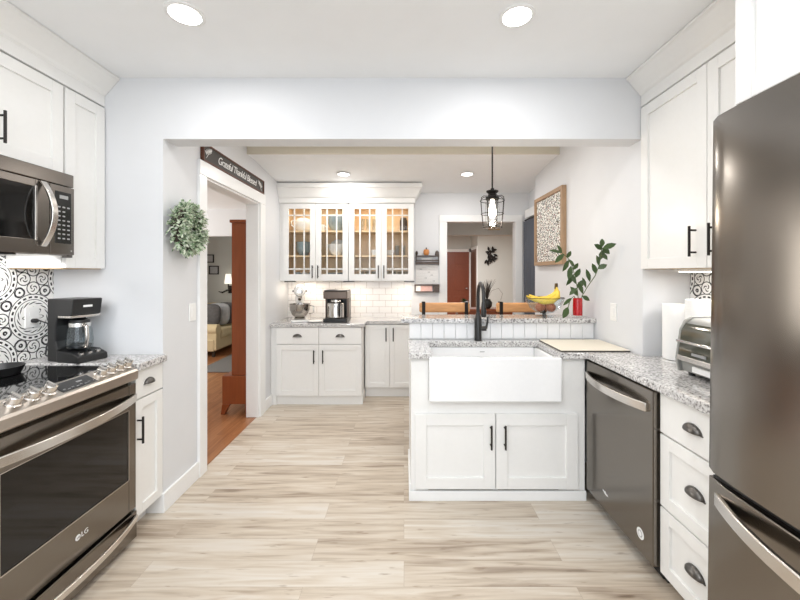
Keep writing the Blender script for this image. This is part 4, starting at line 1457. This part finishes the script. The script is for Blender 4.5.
for i, x in enumerate((-1.245, -1.165, -1.085)):
    mug(x, 4.34, BZ, 0.03, 0.075, M_PLATE if i % 2 else M_BLUEG, ['small blue-grey mug at the left of three on the bottom of the left cabinet', 'small white mug between two blue-grey mugs on the cabinet bottom', 'small blue-grey mug right of the white mug on the cabinet bottom'][i])
bowl(-0.79, 4.36, S2, 0.105, 0.11, M_BLUEG, 'wide stack of pale blue-grey bowls on the top shelf, second glass door', 3)
mug(-0.962, 4.34, S2, 0.035, 0.08, M_PLATE, 'small white mug on the top shelf left of the wide bowl stack')
bowl(-0.79, 4.34, S1, 0.108, 0.13, M_PLATE, 'large white bowl on the middle shelf behind the second glass door')
disc_plate(-0.79, 4.46, S1, 0.1, M_PLATE, 'white plate standing behind the large white bowl')
bowl(-0.80, 4.36, BZ, 0.1, 0.07, M_BLUEG, 'low blue-grey bowl on the cabinet bottom, second glass door')
for i, x in enumerate((-0.49, -0.42, -0.35)):
    glass_cup(x, 4.36, S2, 0.028, 0.15, ['tall clear glass left of three on the top shelf, third glass door', 'tall clear glass, middle of three on the top shelf, third glass door', 'tall clear glass right of three on the top shelf, third glass door'][i])
for i, x in enumerate((-0.50, -0.43, -0.36, -0.30)):
    glass_cup(x, 4.38, BZ, 0.03, 0.085, 'short clear tumbler in the row on the bottom, third glass door', group='short tumblers behind the third glass door')
for i, x in enumerate((-0.35,)):
    mug(x, 4.36, S1, 0.035, 0.07, M_PLATE, 'small white mug on the middle shelf behind the third glass door')
t = thing('jar', (-0.005, 4.38, S2), 'dark brown jar on the top shelf behind the rightmost glass door', 'jar')
MB().lathe((-0.005, 4.38, S2 + 0.001), [(0.04, 0), (0.045, 0.01), (0.045, 0.13), (0.035, 0.15)], 22).build('jar_body', M_TWIG, t, smooth=45)
MB().lathe((-0.005, 4.38, S2 + 0.151), [(0.036, 0), (0.036, 0.015), (0.01, 0.02)], 22).build('lid', M_PEWTER, t, smooth=45)
bowl(-0.165, 4.36, S1, 0.06, 0.05, M_PLATE, 'small white bowl on the middle shelf behind the rightmost glass door', 2)
for i, x in enumerate((-0.19, -0.12, -0.05, 0.02)):
    glass_cup(x, 4.37, BZ, 0.03, 0.085, 'short clear tumbler in the row on the bottom, rightmost glass door', group='short tumblers behind the rightmost glass door')
for i, x in enumerate((-0.08, -0.01)):
    glass_cup(x, 4.37, S1, 0.028, 0.12, ['clear glass next to the small white bowl on the middle shelf', 'clear glass at the right end of the middle shelf'][i])

# stand mixer
t = thing('stand_mixer', (-1.175, 4.17, CH), 'white stand mixer with steel bowl on the back counter', 'mixer')
mx_, my_ = -1.175, 4.13
MB().prism([(-1.27, 4.03), (-1.25, 4.01), (-1.10, 4.01), (-1.08, 4.03), (-1.09, 4.36), (-1.12, 4.4), (-1.23, 4.4), (-1.26, 4.36)], CH + 0.001, CH + 0.022, 'pqc').build('base', M_WHITEM, t, bevel=0.006)
MB().tube([(mx_, 4.33, CH + 0.02), (mx_, 4.34, CH + 0.14), (mx_, 4.32, CH + 0.27)], [0.06, 0.045, 0.05], 16).build('column', M_WHITEM, t, smooth=50)
hd = MB()
hd.tube([(mx_, 4.40, CH + 0.335), (mx_, 4.38, CH + 0.335), (mx_, 4.3, CH + 0.335), (mx_, 4.15, CH + 0.335), (mx_, 4.06, CH + 0.33), (mx_, 4.02, CH + 0.325)], [0.03, 0.055, 0.068, 0.066, 0.058, 0.04], 20)
ho = hd.build('head', M_WHITEM, t, smooth=60)
MB().lathe((mx_, 4.024, CH + 0.326), [(0.03, 0), (0.03, 0.012), (0.02, 0.014)], 20, (0, -1, 0)).build('hub_cap', M_CHROME, ho, smooth=50)
MB().tube([(mx_ - 0.066, 4.2, CH + 0.33), (mx_ - 0.08, 4.2, CH + 0.33)], 0.01, 10).tube([(mx_ + 0.066, 4.2, CH + 0.33), (mx_ + 0.08, 4.2, CH + 0.33)], 0.01, 10).build('side_knob', M_BLACKP, ho)
MB().lathe((mx_, 4.14, CH + 0.275), [(0.028, 0), (0.024, -0.03), (0.01, -0.05)], 18).build('beater_shaft', M_CHROME, t, smooth=50)
MB().tube([(mx_, 4.14, CH + 0.23), (mx_ + 0.045, 4.14, CH + 0.17), (mx_ + 0.04, 4.14, CH + 0.1), (mx_, 4.14, CH + 0.06), (mx_ - 0.04, 4.14, CH + 0.1), (mx_ - 0.045, 4.14, CH + 0.17), (mx_, 4.14, CH + 0.23)], 0.006, 8).build('beater', M_WHITEM, t, smooth=50)
MB().lathe((mx_, 4.14, CH + 0.023), [(0.055, 0), (0.06, 0.012), (0.05, 0.018), (0.085, 0.05), (0.108, 0.10), (0.113, 0.165), (0.117, 0.168), (0.11, 0.168), (0.104, 0.10), (0.08, 0.055), (0.001, 0.03)], 32).build('bowl', M_BOWL, t, smooth=40)
MB().tube([(mx_ + 0.11, 4.12, CH + 0.175), (mx_ + 0.15, 4.10, CH + 0.165), (mx_ + 0.15, 4.1, CH + 0.09), (mx_ + 0.10, 4.12, CH + 0.075)], 0.007, 8).build('bowl_handle', M_CHROME, t, smooth=50)

t.rotation_euler = (0, 0, 0.27)
tag(MB().lathe((-0.965, 4.04, CH + 0.0008), [(0.055, 0), (0.062, 0.002), (0.088, 0.011), (0.088, 0.014), (0.06, 0.006), (0.001, 0.005)], 32).build('plate', M_PLATE, smooth=45), 'flat white plate lying on the back counter between mixer and coffee maker', 'plate')

# back coffee maker
t = thing('coffee_maker', (-0.74, 4.16, CH), 'brown-black coffee maker with steel carafe on the back counter', 'coffee maker')
kx0, kx1 = -0.872, -0.612
MB().box(kx0, kx1, 3.975, 4.27, CH + 0.001, CH + 0.045).build('base', M_BLACKP, t, bevel=0.008)
MB().box(kx0, kx1, 4.17, 4.27, CH + 0.045, CH + 0.26).build('tower', M_BLACKP, t, bevel=0.006)
MB().box(kx0, kx1, 3.99, 4.27, CH + 0.255, CH + 0.335).build('head', M_DARKMET, t, bevel=0.008)
MB().box(kx0 + 0.004, kx1 - 0.004, 4.0, 4.265, CH + 0.335, CH + 0.347).build('lid', M_BLACKP, t, bevel=0.004)
MB().box(kx1 - 0.024, kx1, 4.1, 4.17, CH + 0.04, CH + 0.26).build('side_pillar', M_DARKMET, t, bevel=0.004)
MB().box(kx0, kx0 + 0.012, 4.1, 4.17, CH + 0.04, CH + 0.26).build('side_pillar', M_DARKMET, t, bevel=0.004)
cf = MB().lathe((-0.748, 4.076, CH + 0.047), [(0.085, 0), (0.092, 0.006), (0.092, 0.15), (0.088, 0.16), (0.06, 0.172), (0.055, 0.195), (0.02, 0.2)], 36).build('carafe', M_CHROME, t, smooth=40)
MB().tube([(-0.70, 4.02, CH + 0.205), (-0.69, 3.965, CH + 0.2), (-0.69, 3.955, CH + 0.12), (-0.70, 4.0, CH + 0.07)], 0.01, 8).build('carafe_handle', M_BLACKP, cf, smooth=50)

# ---- wall organiser beside the back doorway
FW = frame_front(YB)
t = thing('wall_organizer', (0.28, YB, 1.2), 'weathered grey wooden wall rack for letters beside the back doorway', 'letter rack')
m = MB(FW)
m.box(0.142, 0.152, 1.50, 1.66, 0, 0.02).box(0.415, 0.425, 1.50, 1.66, 0, 0.02)
m.box(0.142, 0.425, 1.505, 1.535, 0, 0.055).box(0.142, 0.425, 1.545, 1.56, 0.04, 0.055).box(0.142, 0.425, 1.60, 1.612, 0, 0.055)
m.build('upper_rack', M_GREYW, t, bevel=0.002)
m = MB(FW)
m.box(0.128, 0.428, 1.165, 1.178, 0, 0.06).box(0.128, 0.428, 1.25, 1.262, 0, 0.06).box(0.128, 0.14, 1.178, 1.25, 0, 0.06).box(0.416, 0.428, 1.178, 1.25, 0, 0.06).box(0.36, 0.42, 1.18, 1.248, 0.02, 0.05)
m.build('lower_rack', M_GREYW, t, bevel=0.002)
tag(MB(FW).box(0.146, 0.42, 1.27, 1.498, 0.001, 0.006).build('calendar_sheet', M_PAPER), 'white calendar sheet hanging between the two grey wall racks', 'calendar')
wr_ = bpy.data.objects['calendar_sheet']
m = MB(FW)
for k in range(6):
    m.box(0.155, 0.41, 1.29 + k * 0.036, 1.2908 + k * 0.036, 0.005, 0.0068)
for k in range(5):
    x = random.uniform(0.16, 0.38)
    z = 1.30 + 0.036 * random.randint(0, 4)
    m.box(x, x + 0.03, z, z + 0.006, 0.005, 0.0069)
m.build('ruled_lines', M_GREYPRINT, wr_)
tag(MB(FW).box(0.205, 0.345, 1.18, 1.246, 0.03, 0.036).build('pink_card', M_PINKP), 'pink printed card in the lower grey wall rack', 'card')
tag(MB(FW).box(0.145, 0.2, 1.18, 1.244, 0.03, 0.034).build('white_card', M_PAPER), 'white card left of the pink card in the lower wall rack', 'card')
tag(MB(FW).box(0.215, 0.335, 1.536, 1.585, 0.02, 0.026).build('envelope', M_PAPER), 'white envelope tucked in the upper grey wall rack', 'envelope')
t = thing('pumpkin_ornament', (0.27, YB - 0.03, 1.613), 'small orange pumpkin ornament standing on the upper wall rack', 'ornament')
m = MB()
for k in range(7):
    a_ = 2 * PI * k / 7
    m.ell((0.27 + 0.018 * math.cos(a_), YB - 0.03 + 0.01 * math.sin(a_), 1.652), (0.018, 0.015, 0.037), 10, 8)
m.build('pumpkin_body', M_PUMPKIN, t, smooth=60)
MB().tube([(0.27, YB - 0.03, 1.683), (0.272, YB - 0.03, 1.708)], 0.007, 8).build('stem', M_TWIG, t)
tag(MB().ell((0.155, YB - 0.03, 1.689), (0.014, 0.012, 0.028), 10, 8).build('owl_figurine', M_TWIG, smooth=60), 'tiny dark figurine at left end of the upper wall rack', 'ornament')
bpy.data.objects['owl_figurine'].name = 'dark_figurine'
tag(MB().lathe((0.40, YB - 0.03, 1.6125), [(0.022, 0), (0.026, 0.01), (0.018, 0.045), (0.008, 0.06)], 14).build('brown_figurine', M_GREYW, smooth=50), 'small brown figurine at right end of the upper wall rack', 'ornament')
for o_ in ('dark_figurine',):
    ob = bpy.data.objects[o_]
    ob.location.z -= 0.048

# ---- framed print on right wall
t = thing('framed_print', (DR, 3.52, 1.48), 'wood-framed print of dense floral speckles on the right wall', 'picture')
FA = frame_right(DR)
m = MB(FA)
a0, a1, z0, z1, fw = 3.185, 3.865, 1.475, 2.16, 0.036
m.box(a0, a0 + fw, z0, z1, 0, 0.042).box(a1 - fw, a1, z0, z1, 0, 0.042).box(a0 + fw, a1 - fw, z0, z0 + fw, 0, 0.042).box(a0 + fw, a1 - fw, z1 - fw, z1, 0, 0.042)
m.build('frame', M_FRAMEW, t, bevel=0.003)
MB(FA).box(a0 + fw - 0.002, a1 - fw + 0.002, z0 + fw - 0.002, z1 - fw + 0.002, 0.004, 0.024).build('print', M_ART, t)

# ---- curtains in the recess
for i, (ya, yb) in enumerate(((3.965, 4.215), (4.235, 4.47))):
    m = MB()
    K = 28
    rows = []
    for z in (0.03, 0.7, 1.4, 2.02):
        row = []
        for k in range(K + 1):
            s = k / K
            yy = ya + (yb - ya) * s
            xx = 1.472 + 0.026 * math.sin(s * 2 * PI * 3.5 + z * 0.8) + 0.004 * math.sin(s * 31)
            row.append(m.V((xx, yy, z)))
        rows.append(row)
    for A, B in zip(rows, rows[1:]):
        for k in range(K):
            m.bm.faces.new((A[k], A[k + 1], B[k + 1], B[k]))
    o = m.build('curtain', M_CURTAIN, smooth=60)
    s = o.modifiers.new('thick', 'SOLIDIFY')
    s.thickness = 0.003
    tag(o, ['blue-grey curtain panel next to the framed print', 'blue-grey curtain panel nearest the back doorway'][i], 'curtain', 'curtain panels at the recess')
tag(MB().cyl((1.466, 3.96, 2.034), (1.466, 4.48, 2.034), 0.009, 10).build('curtain_rod', M_IRON), 'dark curtain rod carrying the two blue-grey curtain panels', 'curtain rod')

# ---- bar stools


def stool(cx, label):
    cy = 3.07
    t = thing('bar_stool', (cx, cy, 0), label, 'stool', 'bar stools behind the ledge')
    x0, x1 = cx - 0.21, cx + 0.21
    for zc_, hz in ((1.112, 0.04), (0.90, 0.035)):
        m = MB()
        m.box(x0, x1, cy, cy + 0.046, zc_ - hz, zc_ + hz)
        m.build('back_rail', M_SLAB, t, bevel=0.014, seg=3)
    for x in (x0 + 0.035, x1 - 0.03):
        MB().box(x - 0.014, x + 0.014, cy - 0.006, cy + 0.0, 0.64, 1.158).box(x - 0.014, x + 0.014, cy + 0.046, cy + 0.052, 1.06, 1.158).box(x - 0.014, x + 0.014, cy - 0.006, cy + 0.052, 1.154, 1.160).build('iron_strap', M_IRON, t, bevel=0.001)
    MB().box(x0 + 0.01, x1 - 0.01, cy - 0.02, cy + 0.36, 0.635, 0.675).build('seat', M_SLAB, t, bevel=0.008)
    for sx in (-1, 1):
        for yy, sy in ((cy + 0.0, -1), (cy + 0.34, 1)):
            MB().tube([(cx + sx * 0.17, yy, 0.64), (cx + sx * 0.2, yy + sy * 0.02, 0.0)], 0.014, 8).build('leg', M_IRON, t, smooth=50)
    q = 0.19
    MB().tube([(cx - q, cy - 0.014, 0.22), (cx + q, cy - 0.014, 0.22), (cx + q, cy + 0.354, 0.22), (cx - q, cy + 0.354, 0.22)], 0.009, 8, closed=True).build('footrest', M_IRON, t)


stool(0.338, 'rustic wood and iron bar stool behind the left half of the ledge')
stool(0.982, 'rustic wood and iron bar stool behind the fruit bowl')

# ---- things on the ledge
LZ = 1.0685
t = thing('fruit_bowl', (1.075, 2.83, LZ), 'footed clear bowl of bananas on the bar ledge', 'bowl')
bx, by = 1.075, 2.83
MB().lathe((bx, by, LZ + 0.0006), [(0.062, 0), (0.064, 0.004), (0.02, 0.012), (0.018, 0.02), (0.06, 0.03), (0.11, 0.065), (0.138, 0.115), (0.142, 0.142), (0.138, 0.142), (0.133, 0.115), (0.105, 0.068), (0.055, 0.036), (0.001, 0.03)], 40).build('glass_bowl', M_GLASSB, t, smooth=45)
MB().tube([(bx + 0.141 * math.cos(2 * PI * k / 40), by + 0.141 * math.sin(2 * PI * k / 40), LZ + 0.143) for k in range(40)], 0.0026, 6, closed=True).build('dark_rim', M_IRON, t, smooth=50)
for i, (dx, dy, dz, lab) in enumerate(((-0.045, -0.03, 0.073, 'reddish-brown round fruit at the left in the fruit bowl'), (0.03, -0.045, 0.073, 'reddish-brown round fruit at the front of the fruit bowl'),
                                       (0.03, 0.04, 0.073, 'reddish-brown round fruit at the back right of the fruit bowl'))):
    o = MB().ell((bx + dx, by + dy, LZ + dz), (0.037, 0.036, 0.034), 18, 12).build('round_fruit', M_FRUIT, smooth=60)
    tag(o, lab, 'fruit', 'round fruit in the bowl')
t = thing('banana_bunch', (bx + 0.06, by, LZ + 0.15), 'bunch of yellow bananas resting across the fruit bowl', 'bananas')
S = Vector((bx + 0.088, by, LZ + 0.222))
for k, (sy, dz, xe) in enumerate(((-0.055, 0.0, -0.125), (-0.02, 0.012, -0.12), (0.018, 0.014, -0.11), (0.055, 0.004, -0.115))):
    P = [S + Vector((0, sy * 0.1, 0)), S + Vector((0.006, sy * 0.5, -0.035)), S + Vector((-0.006, sy * 0.9, -0.07 + dz)), Vector((bx + 0.03, by + sy * 1.25, LZ + 0.122 + dz)),
         Vector((bx - 0.04, by + sy * 1.35, LZ + 0.116 + dz)), Vector((bx + xe + 0.02, by + sy * 1.25, LZ + 0.135 + dz)), Vector((bx + xe, by + sy * 1.2, LZ + 0.15 + dz))]
    MB().tube(P, [0.007, 0.011, 0.018, 0.021, 0.02, 0.013, 0.005], 8).build('banana', M_BANANA, t, smooth=60)
MB().tube([S + Vector((0, 0, -0.012)), S + Vector((0.002, 0, 0.02)), S + Vector((0, 0, 0.03))], [0.013, 0.012, 0.011], 10).build('stem', M_BANTIP, t, smooth=50)

t = thing('vase', (1.30, 2.77, LZ), 'small red beaded glass vase at right end of the bar ledge', 'vase')
vx, vy = 1.30, 2.77
MB().lathe((vx, vy, LZ + 0.0006), [(0.03, 0), (0.033, 0.004), (0.033, 0.015)], 28).build('clear_base', M_GLASS, t, smooth=45)
MB().lathe((vx, vy, LZ + 0.0155), [(0.033, 0), (0.034, 0.02), (0.034, 0.11), (0.033, 0.128), (0.028, 0.128), (0.029, 0.02), (0.001, 0.01)], 28).build('glass_body', M_REDGL, t, smooth=45)

t = thing('leafy_cutting', (vx, vy, LZ + 0.1), 'green leafy cutting with two long stems standing in the red vase', 'plant')


def P3(px, py, Y):
    return Vector(((px - 404) * Y / 370.0, Y, 1.4 - (py - 273) * Y / 370.0))


st = MB()
stemA = [(579, 308), (578, 296), (577, 286), (575, 276), (572, 266), (568, 258), (562, 253)]
stemB = [(580, 308), (582, 296), (588, 286), (595, 276), (599, 266), (601, 256), (602, 247)]
stemC = [(578, 304), (574, 296), (570, 300), (568, 308)]
for s, ys in ((stemA, (2.77, 2.77, 2.765, 2.76, 2.75, 2.74, 2.73)), (stemB, (2.77, 2.74, 2.68, 2.61, 2.54, 2.48, 2.43)), (stemC, (2.765, 2.75, 2.735, 2.72))):
    st.tube([P3(p[0], p[1], y) for p, y in zip(s, ys)], 0.003, 6)
st.build('stems', M_STEM, t, smooth=50)
lv = MB()
# (base px, tip px, width m, depth)
LEAVES = [((578, 296), (572, 288), .034, 2.76), ((577, 288), (571, 293), .03, 2.75), ((577, 288), (583, 281), .036, 2.77), ((576, 284), (571, 275), .04, 2.75), ((575, 278), (579, 270), .034, 2.77),
          ((574, 274), (568, 282), .036, 2.75), ((573, 270), (577, 264), .03, 2.77), ((571, 266), (569, 276), .036, 2.74), ((569, 260), (564, 268), .036, 2.74), ((567, 258), (570, 252), .028, 2.74),
          ((564, 254), (557, 260), .034, 2.73), ((562, 253), (552, 250), .026, 2.72), ((562, 253), (558, 246), .024, 2.73), ((568, 259), (573, 265), .034, 2.75),
          ((582, 296), (588, 299), .03, 2.73), ((583, 294), (579, 284), .03, 2.73), ((590, 282), (587, 271), .03, 2.66), ((596, 274), (593, 265), .034, 2.59), ((598, 269), (605, 265), .034, 2.54),
          ((599, 266), (597, 257), .034, 2.53), ((600, 260), (603, 251), .032, 2.5), ((601, 254), (606, 258), .04, 2.47), ((602, 250), (596, 245), .036, 2.45), ((602, 249), (613, 244), .034, 2.42),
          ((602, 248), (608, 252), .036, 2.44), ((602, 247), (602, 240), .03, 2.43), ((568, 307), (564, 315), .046, 2.715), ((572, 298), (565, 303), .024, 2.72), ((586, 288), (583, 279), .026, 2.68)]
for (b0, t0, wd, Y) in LEAVES:
    A, B = P3(*b0, Y), P3(*t0, Y - random.uniform(0.0, 0.02))
    d_ = B - A
    lv.leaf(A, d_, (random.uniform(-.4, .4), -1, random.uniform(0.0, .6)), d_.length * 1.3, wd * 1.15, 0.08, th=0.001)
lv.build('leaves', M_LEAF, t, smooth=60)

# ------------------------------------------------------------------ living room through the left doorway
t = thing('tall_cabinet', (-1.66, 3.9, 0), 'tall reddish-brown wooden cabinet on a curved foot beyond the left doorway', 'cabinet')
ty0_, ty1_ = 3.66, 4.4
MB().box(-1.715, -1.532, ty0_ + 0.02, ty1_ - 0.02, 0.38, 1.90).build('upper_case', M_REDW, t, bevel=0.004)
MB().box(-1.73, -1.532, ty0_ + 0.005, ty1_ - 0.005, 1.90, 1.93).build('cornice', M_REDW, t, bevel=0.005)
MB().box(-1.80, -1.532, ty0_, ty1_, 0.10, 0.38).build('lower_case', M_REDW, t, bevel=0.006)
for y in (ty0_, ty1_ - 0.05):
    m = MB()
    m.prism([(-1.80, 0.10), (-1.815, 0.0), (-1.775, 0.0), (-1.755, 0.05), (-1.72, 0.10)], y, y + 0.05, 'pcq')
    m.build('foot', M_REDW, t, bevel=0.003)
for y in (ty0_ + 0.02, ty1_ - 0.07):
    MB().box(-1.58, -1.535, y, y + 0.05, 0, 0.10).build('foot', M_REDW, t)
MB(frame_right(-1.715)).box(ty0_ + 0.06, ty1_ - 0.06, 0.45, 1.82, 0, 0.012).build('door', M_REDW, t, bevel=0.004)

t = thing('sofa', (-3.5, 6.85, 0), 'beige sofa with rolled arm seen beyond the left doorway', 'sofa')
sy0_, sy1_, sf, sb = 6.08, 7.62, -3.1, -3.95
MB().box(sb, sf - 0.03, sy0_ + 0.02, sy1_ - 0.02, 0.1, 0.30).build('base', M_SOFA, t, bevel=0.02)
ym = (sy0_ + sy1_) / 2
for a0, a1 in ((sy0_ + 0.2, ym), (ym, sy1_ - 0.2)):
    MB().box(sb + 0.2, sf + 0.02, a0 + 0.005, a1 - 0.005, 0.30, 0.45).build('seat_cushion', M_SOFA, t, bevel=0.03, seg=3)
    MB().box(sb + 0.12, sb + 0.3, a0 + 0.005, a1 - 0.005, 0.45, 0.78).build('back_cushion', M_SOFA, t, bevel=0.04, seg=3)
MB().box(sb, sb + 0.13, sy0_ + 0.05, sy1_ - 0.05, 0.28, 0.8).build('backrest', M_SOFA, t, bevel=0.03)
for ya in (sy0_ + 0.1, sy1_ - 0.1):
    MB().box(sb, sf, ya - 0.07, ya + 0.07, 0.12, 0.46).cyl((sb, ya, 0.455), (sf + 0.005, ya, 0.455), 0.09, 20).build('arm', M_SOFA, t, bevel=0.008, smooth=40)
    for xa in (sb + 0.07, sf - 0.08):
        MB().cyl((xa, ya, 0), (xa, ya, 0.12), 0.025, 10).build('foot', M_TWIG, t)


def pillow(x, y, z, rz, m_, label, tilt=0.35):
    m = MB()
    m.ell((0, 0, 0), (0.21, 0.07, 0.2), 20, 12)
    for v in m.bm.verts:
        v.co.x = math.copysign(abs(v.co.x / 0.21) ** 0.6 * 0.21, v.co.x)
        v.co.z = math.copysign(abs(v.co.z / 0.2) ** 0.6 * 0.2, v.co.z)
    o = m.build('throw_pillow', m_, smooth=60)
    o.location = (x, y, z)
    o.rotation_euler = (-tilt, 0, rz)
    tag(o, label, 'pillow', 'throw pillows on the sofa')


pillow(-3.42, 6.48, 0.66, 0.05, M_PILLOWD, 'charcoal patterned throw pillow leaning at the near sofa arm', 0.15)
pillow(-3.35, 6.66, 0.66, 0.05, M_PILLOWL, 'light grey throw pillow between two charcoal pillows on the sofa', 0.15)
pillow(-3.30, 6.85, 0.66, 0.05, M_PILLOWD, 'charcoal throw pillow behind the light grey pillow on the sofa', 0.15)
tag(MB().box(-2.95, -1.8, 5.2, 7.2, 0.0005, 0.012).build('area_rug', M_RUG, bevel=0.004), 'grey area rug on the orange wood floor beside the sofa', 'rug')


def wall_frame(x, z, w_, h_, label):
    t = thing('picture_frame', (x, 7.7, z), label, 'picture', 'small frames on the living room wall')
    f = MB(frame_front(7.7))
    f.box(x - w_, x - w_ + 0.02, z - h_, z + h_, 0, 0.02).box(x + w_ - 0.02, x + w_, z - h_, z + h_, 0, 0.02).box(x - w_, x + w_, z - h_, z - h_ + 0.02, 0, 0.02).box(x - w_, x + w_, z + h_ - 0.02, z + h_, 0, 0.02)
    f.build('frame', M_BLACKP, t)
    MB(frame_front(7.7)).box(x - w_ + 0.018, x + w_ - 0.018, z - h_ + 0.018, z + h_ - 0.018, 0.002, 0.01).build('photo', M_PILLOWL, t)


wall_frame(-4.03, 1.70, 0.08, 0.085, 'upper small dark picture frame on the living room wall')
wall_frame(-3.95, 1.46, 0.1, 0.09, 'lower dark picture frame on the living room wall')
t = thing('wall_sconce', (-3.6, 7.7, 1.2), 'wall lamp with white shade and dark arm in the living room', 'lamp')
MB().lathe((-3.6, 7.58, 1.18), [(0.075, 0), (0.05, 0.2), (0.047, 0.2), (0.072, 0)], 20, cap=False).build('lamp_shade', M_SHADE, t, smooth=50)
MB().tube([(-3.6, 7.69, 1.08), (-3.6, 7.6, 1.04), (-3.6, 7.58, 1.12), (-3.6, 7.58, 1.25)], 0.012, 8).box(-3.65, -3.55, 7.685, 7.699, 0.98, 1.14).tube([(-3.62, 7.6, 1.05), (-3.72, 7.58, 1.0), (-3.8, 7.58, 1.02)], [0.02, 0.016, 0.006], 8).build('arm', M_IRON, t, smooth=50)

# ------------------------------------------------------------------ hall through the back doorway
t = thing('console_table', (1.2, 5.1, 0), 'brown wooden console table in the hall behind the bar stools', 'table')
MB().box(0.70, 1.62, 4.96, 5.26, 0.885, 0.915).build('tabletop', M_REDW, t, bevel=0.004)
MB().box(0.73, 1.59, 4.99, 5.23, 0.81, 0.885).build('apron', M_REDW, t, bevel=0.002)
for x in (0.75, 1.57):
    for y in (5.01, 5.21):
        MB().box(x - 0.022, x + 0.022, y - 0.022, y + 0.022, 0, 0.885).build('leg', M_REDW, t, bevel=0.003)
t = thing('vase', (1.14, 5.08, 0.915), 'dark vase of spiky dried twigs on the hall console', 'vase')
MB().lathe((1.14, 5.08, 0.916), [(0.04, 0), (0.065, 0.03), (0.07, 0.08), (0.045, 0.115), (0.05, 0.125), (0.04, 0.125), (0.035, 0.1), (0.001, 0.09)], 22).build('vase_body', M_DARKPOT, t, smooth=45)
m = MB()
for k in range(46):
    a_ = random.uniform(0, 2 * PI)
    sp_ = random.uniform(0.02, 0.14)
    h_ = random.uniform(0.14, 0.30)
    m.tube([(1.14, 5.08, 1.02), (1.14 + sp_ * 0.4 * math.cos(a_), 5.08 + sp_ * 0.4 * math.sin(a_), 1.02 + h_ * 0.6), (1.14 + sp_ * math.cos(a_), 5.08 + sp_ * math.sin(a_), 1.02 + h_)], [0.0035, 0.003, 0.001], 5)
m.tube([(1.14, 5.08, 1.03), (1.2, 5.06, 1.16), (1.29, 5.05, 1.19), (1.345, 5.05, 1.12), (1.32, 5.05, 1.03)], 0.002, 5)
m.build('twigs', M_TWIG, t)
t = thing('potted_plant', (0.83, 5.08, 0.915), 'low bushy green potted plant on the hall console', 'plant')
MB().lathe((0.83, 5.08, 0.916), [(0.045, 0), (0.06, 0.06), (0.062, 0.065), (0.055, 0.065), (0.05, 0.05), (0.001, 0.05)], 20).build('pot', M_DARKPOT, t, smooth=45)
m = MB()
for k in range(120):
    a_ = random.uniform(0, 2 * PI)
    e_ = random.uniform(-0.2, 1.4)
    d_ = Vector((math.cos(a_) * math.cos(e_), math.sin(a_) * math.cos(e_), math.sin(e_)))
    m.leaf(Vector((0.83, 5.08, 0.985)) + d_ * random.uniform(0.0, 0.05), d_, (0, 0, 1), 0.04, 0.022, 0.3, th=0.0008)
m.build('leaves', M_LEAF, t)
t = thing('wall_ornament', (2.05, 8.8, 1.78), 'dark metal leaf ornament on the hall wall', 'ornament')
m = MB()
for k in range(22):
    c_ = Vector((2.05 + random.uniform(-0.09, 0.09), 8.785, 1.80 + random.uniform(-0.13, 0.13)))
    a_ = random.uniform(0, 2 * PI)
    m.leaf(c_, (math.cos(a_), -0.12, math.sin(a_)), (0, -1, 0), 0.12, 0.06, 0, th=0.002)
m.build('metal_leaves', M_IRON, t)
MB().box(2.04, 2.06, 8.78, 8.799, 1.62, 1.95).build('bar', M_IRON, t)
tag(MB().lathe((1.5, 9.3, 2.399), [(0.09, 0), (0.09, -0.03), (0.07, -0.045), (0.001, -0.05)], 24).build('smoke_detector', M_PLASTW, smooth=45), 'round white smoke detector on the hall ceiling', 'smoke detector')
m = MB(frame_front(5.6)).box(1.27, 1.45, 2.05, 2.09, 0, 0.01).build('air_vent', M_UNDER, bevel=0.002)
tag(m, 'small tan vent grille above the hall behind the pendant', 'vent')
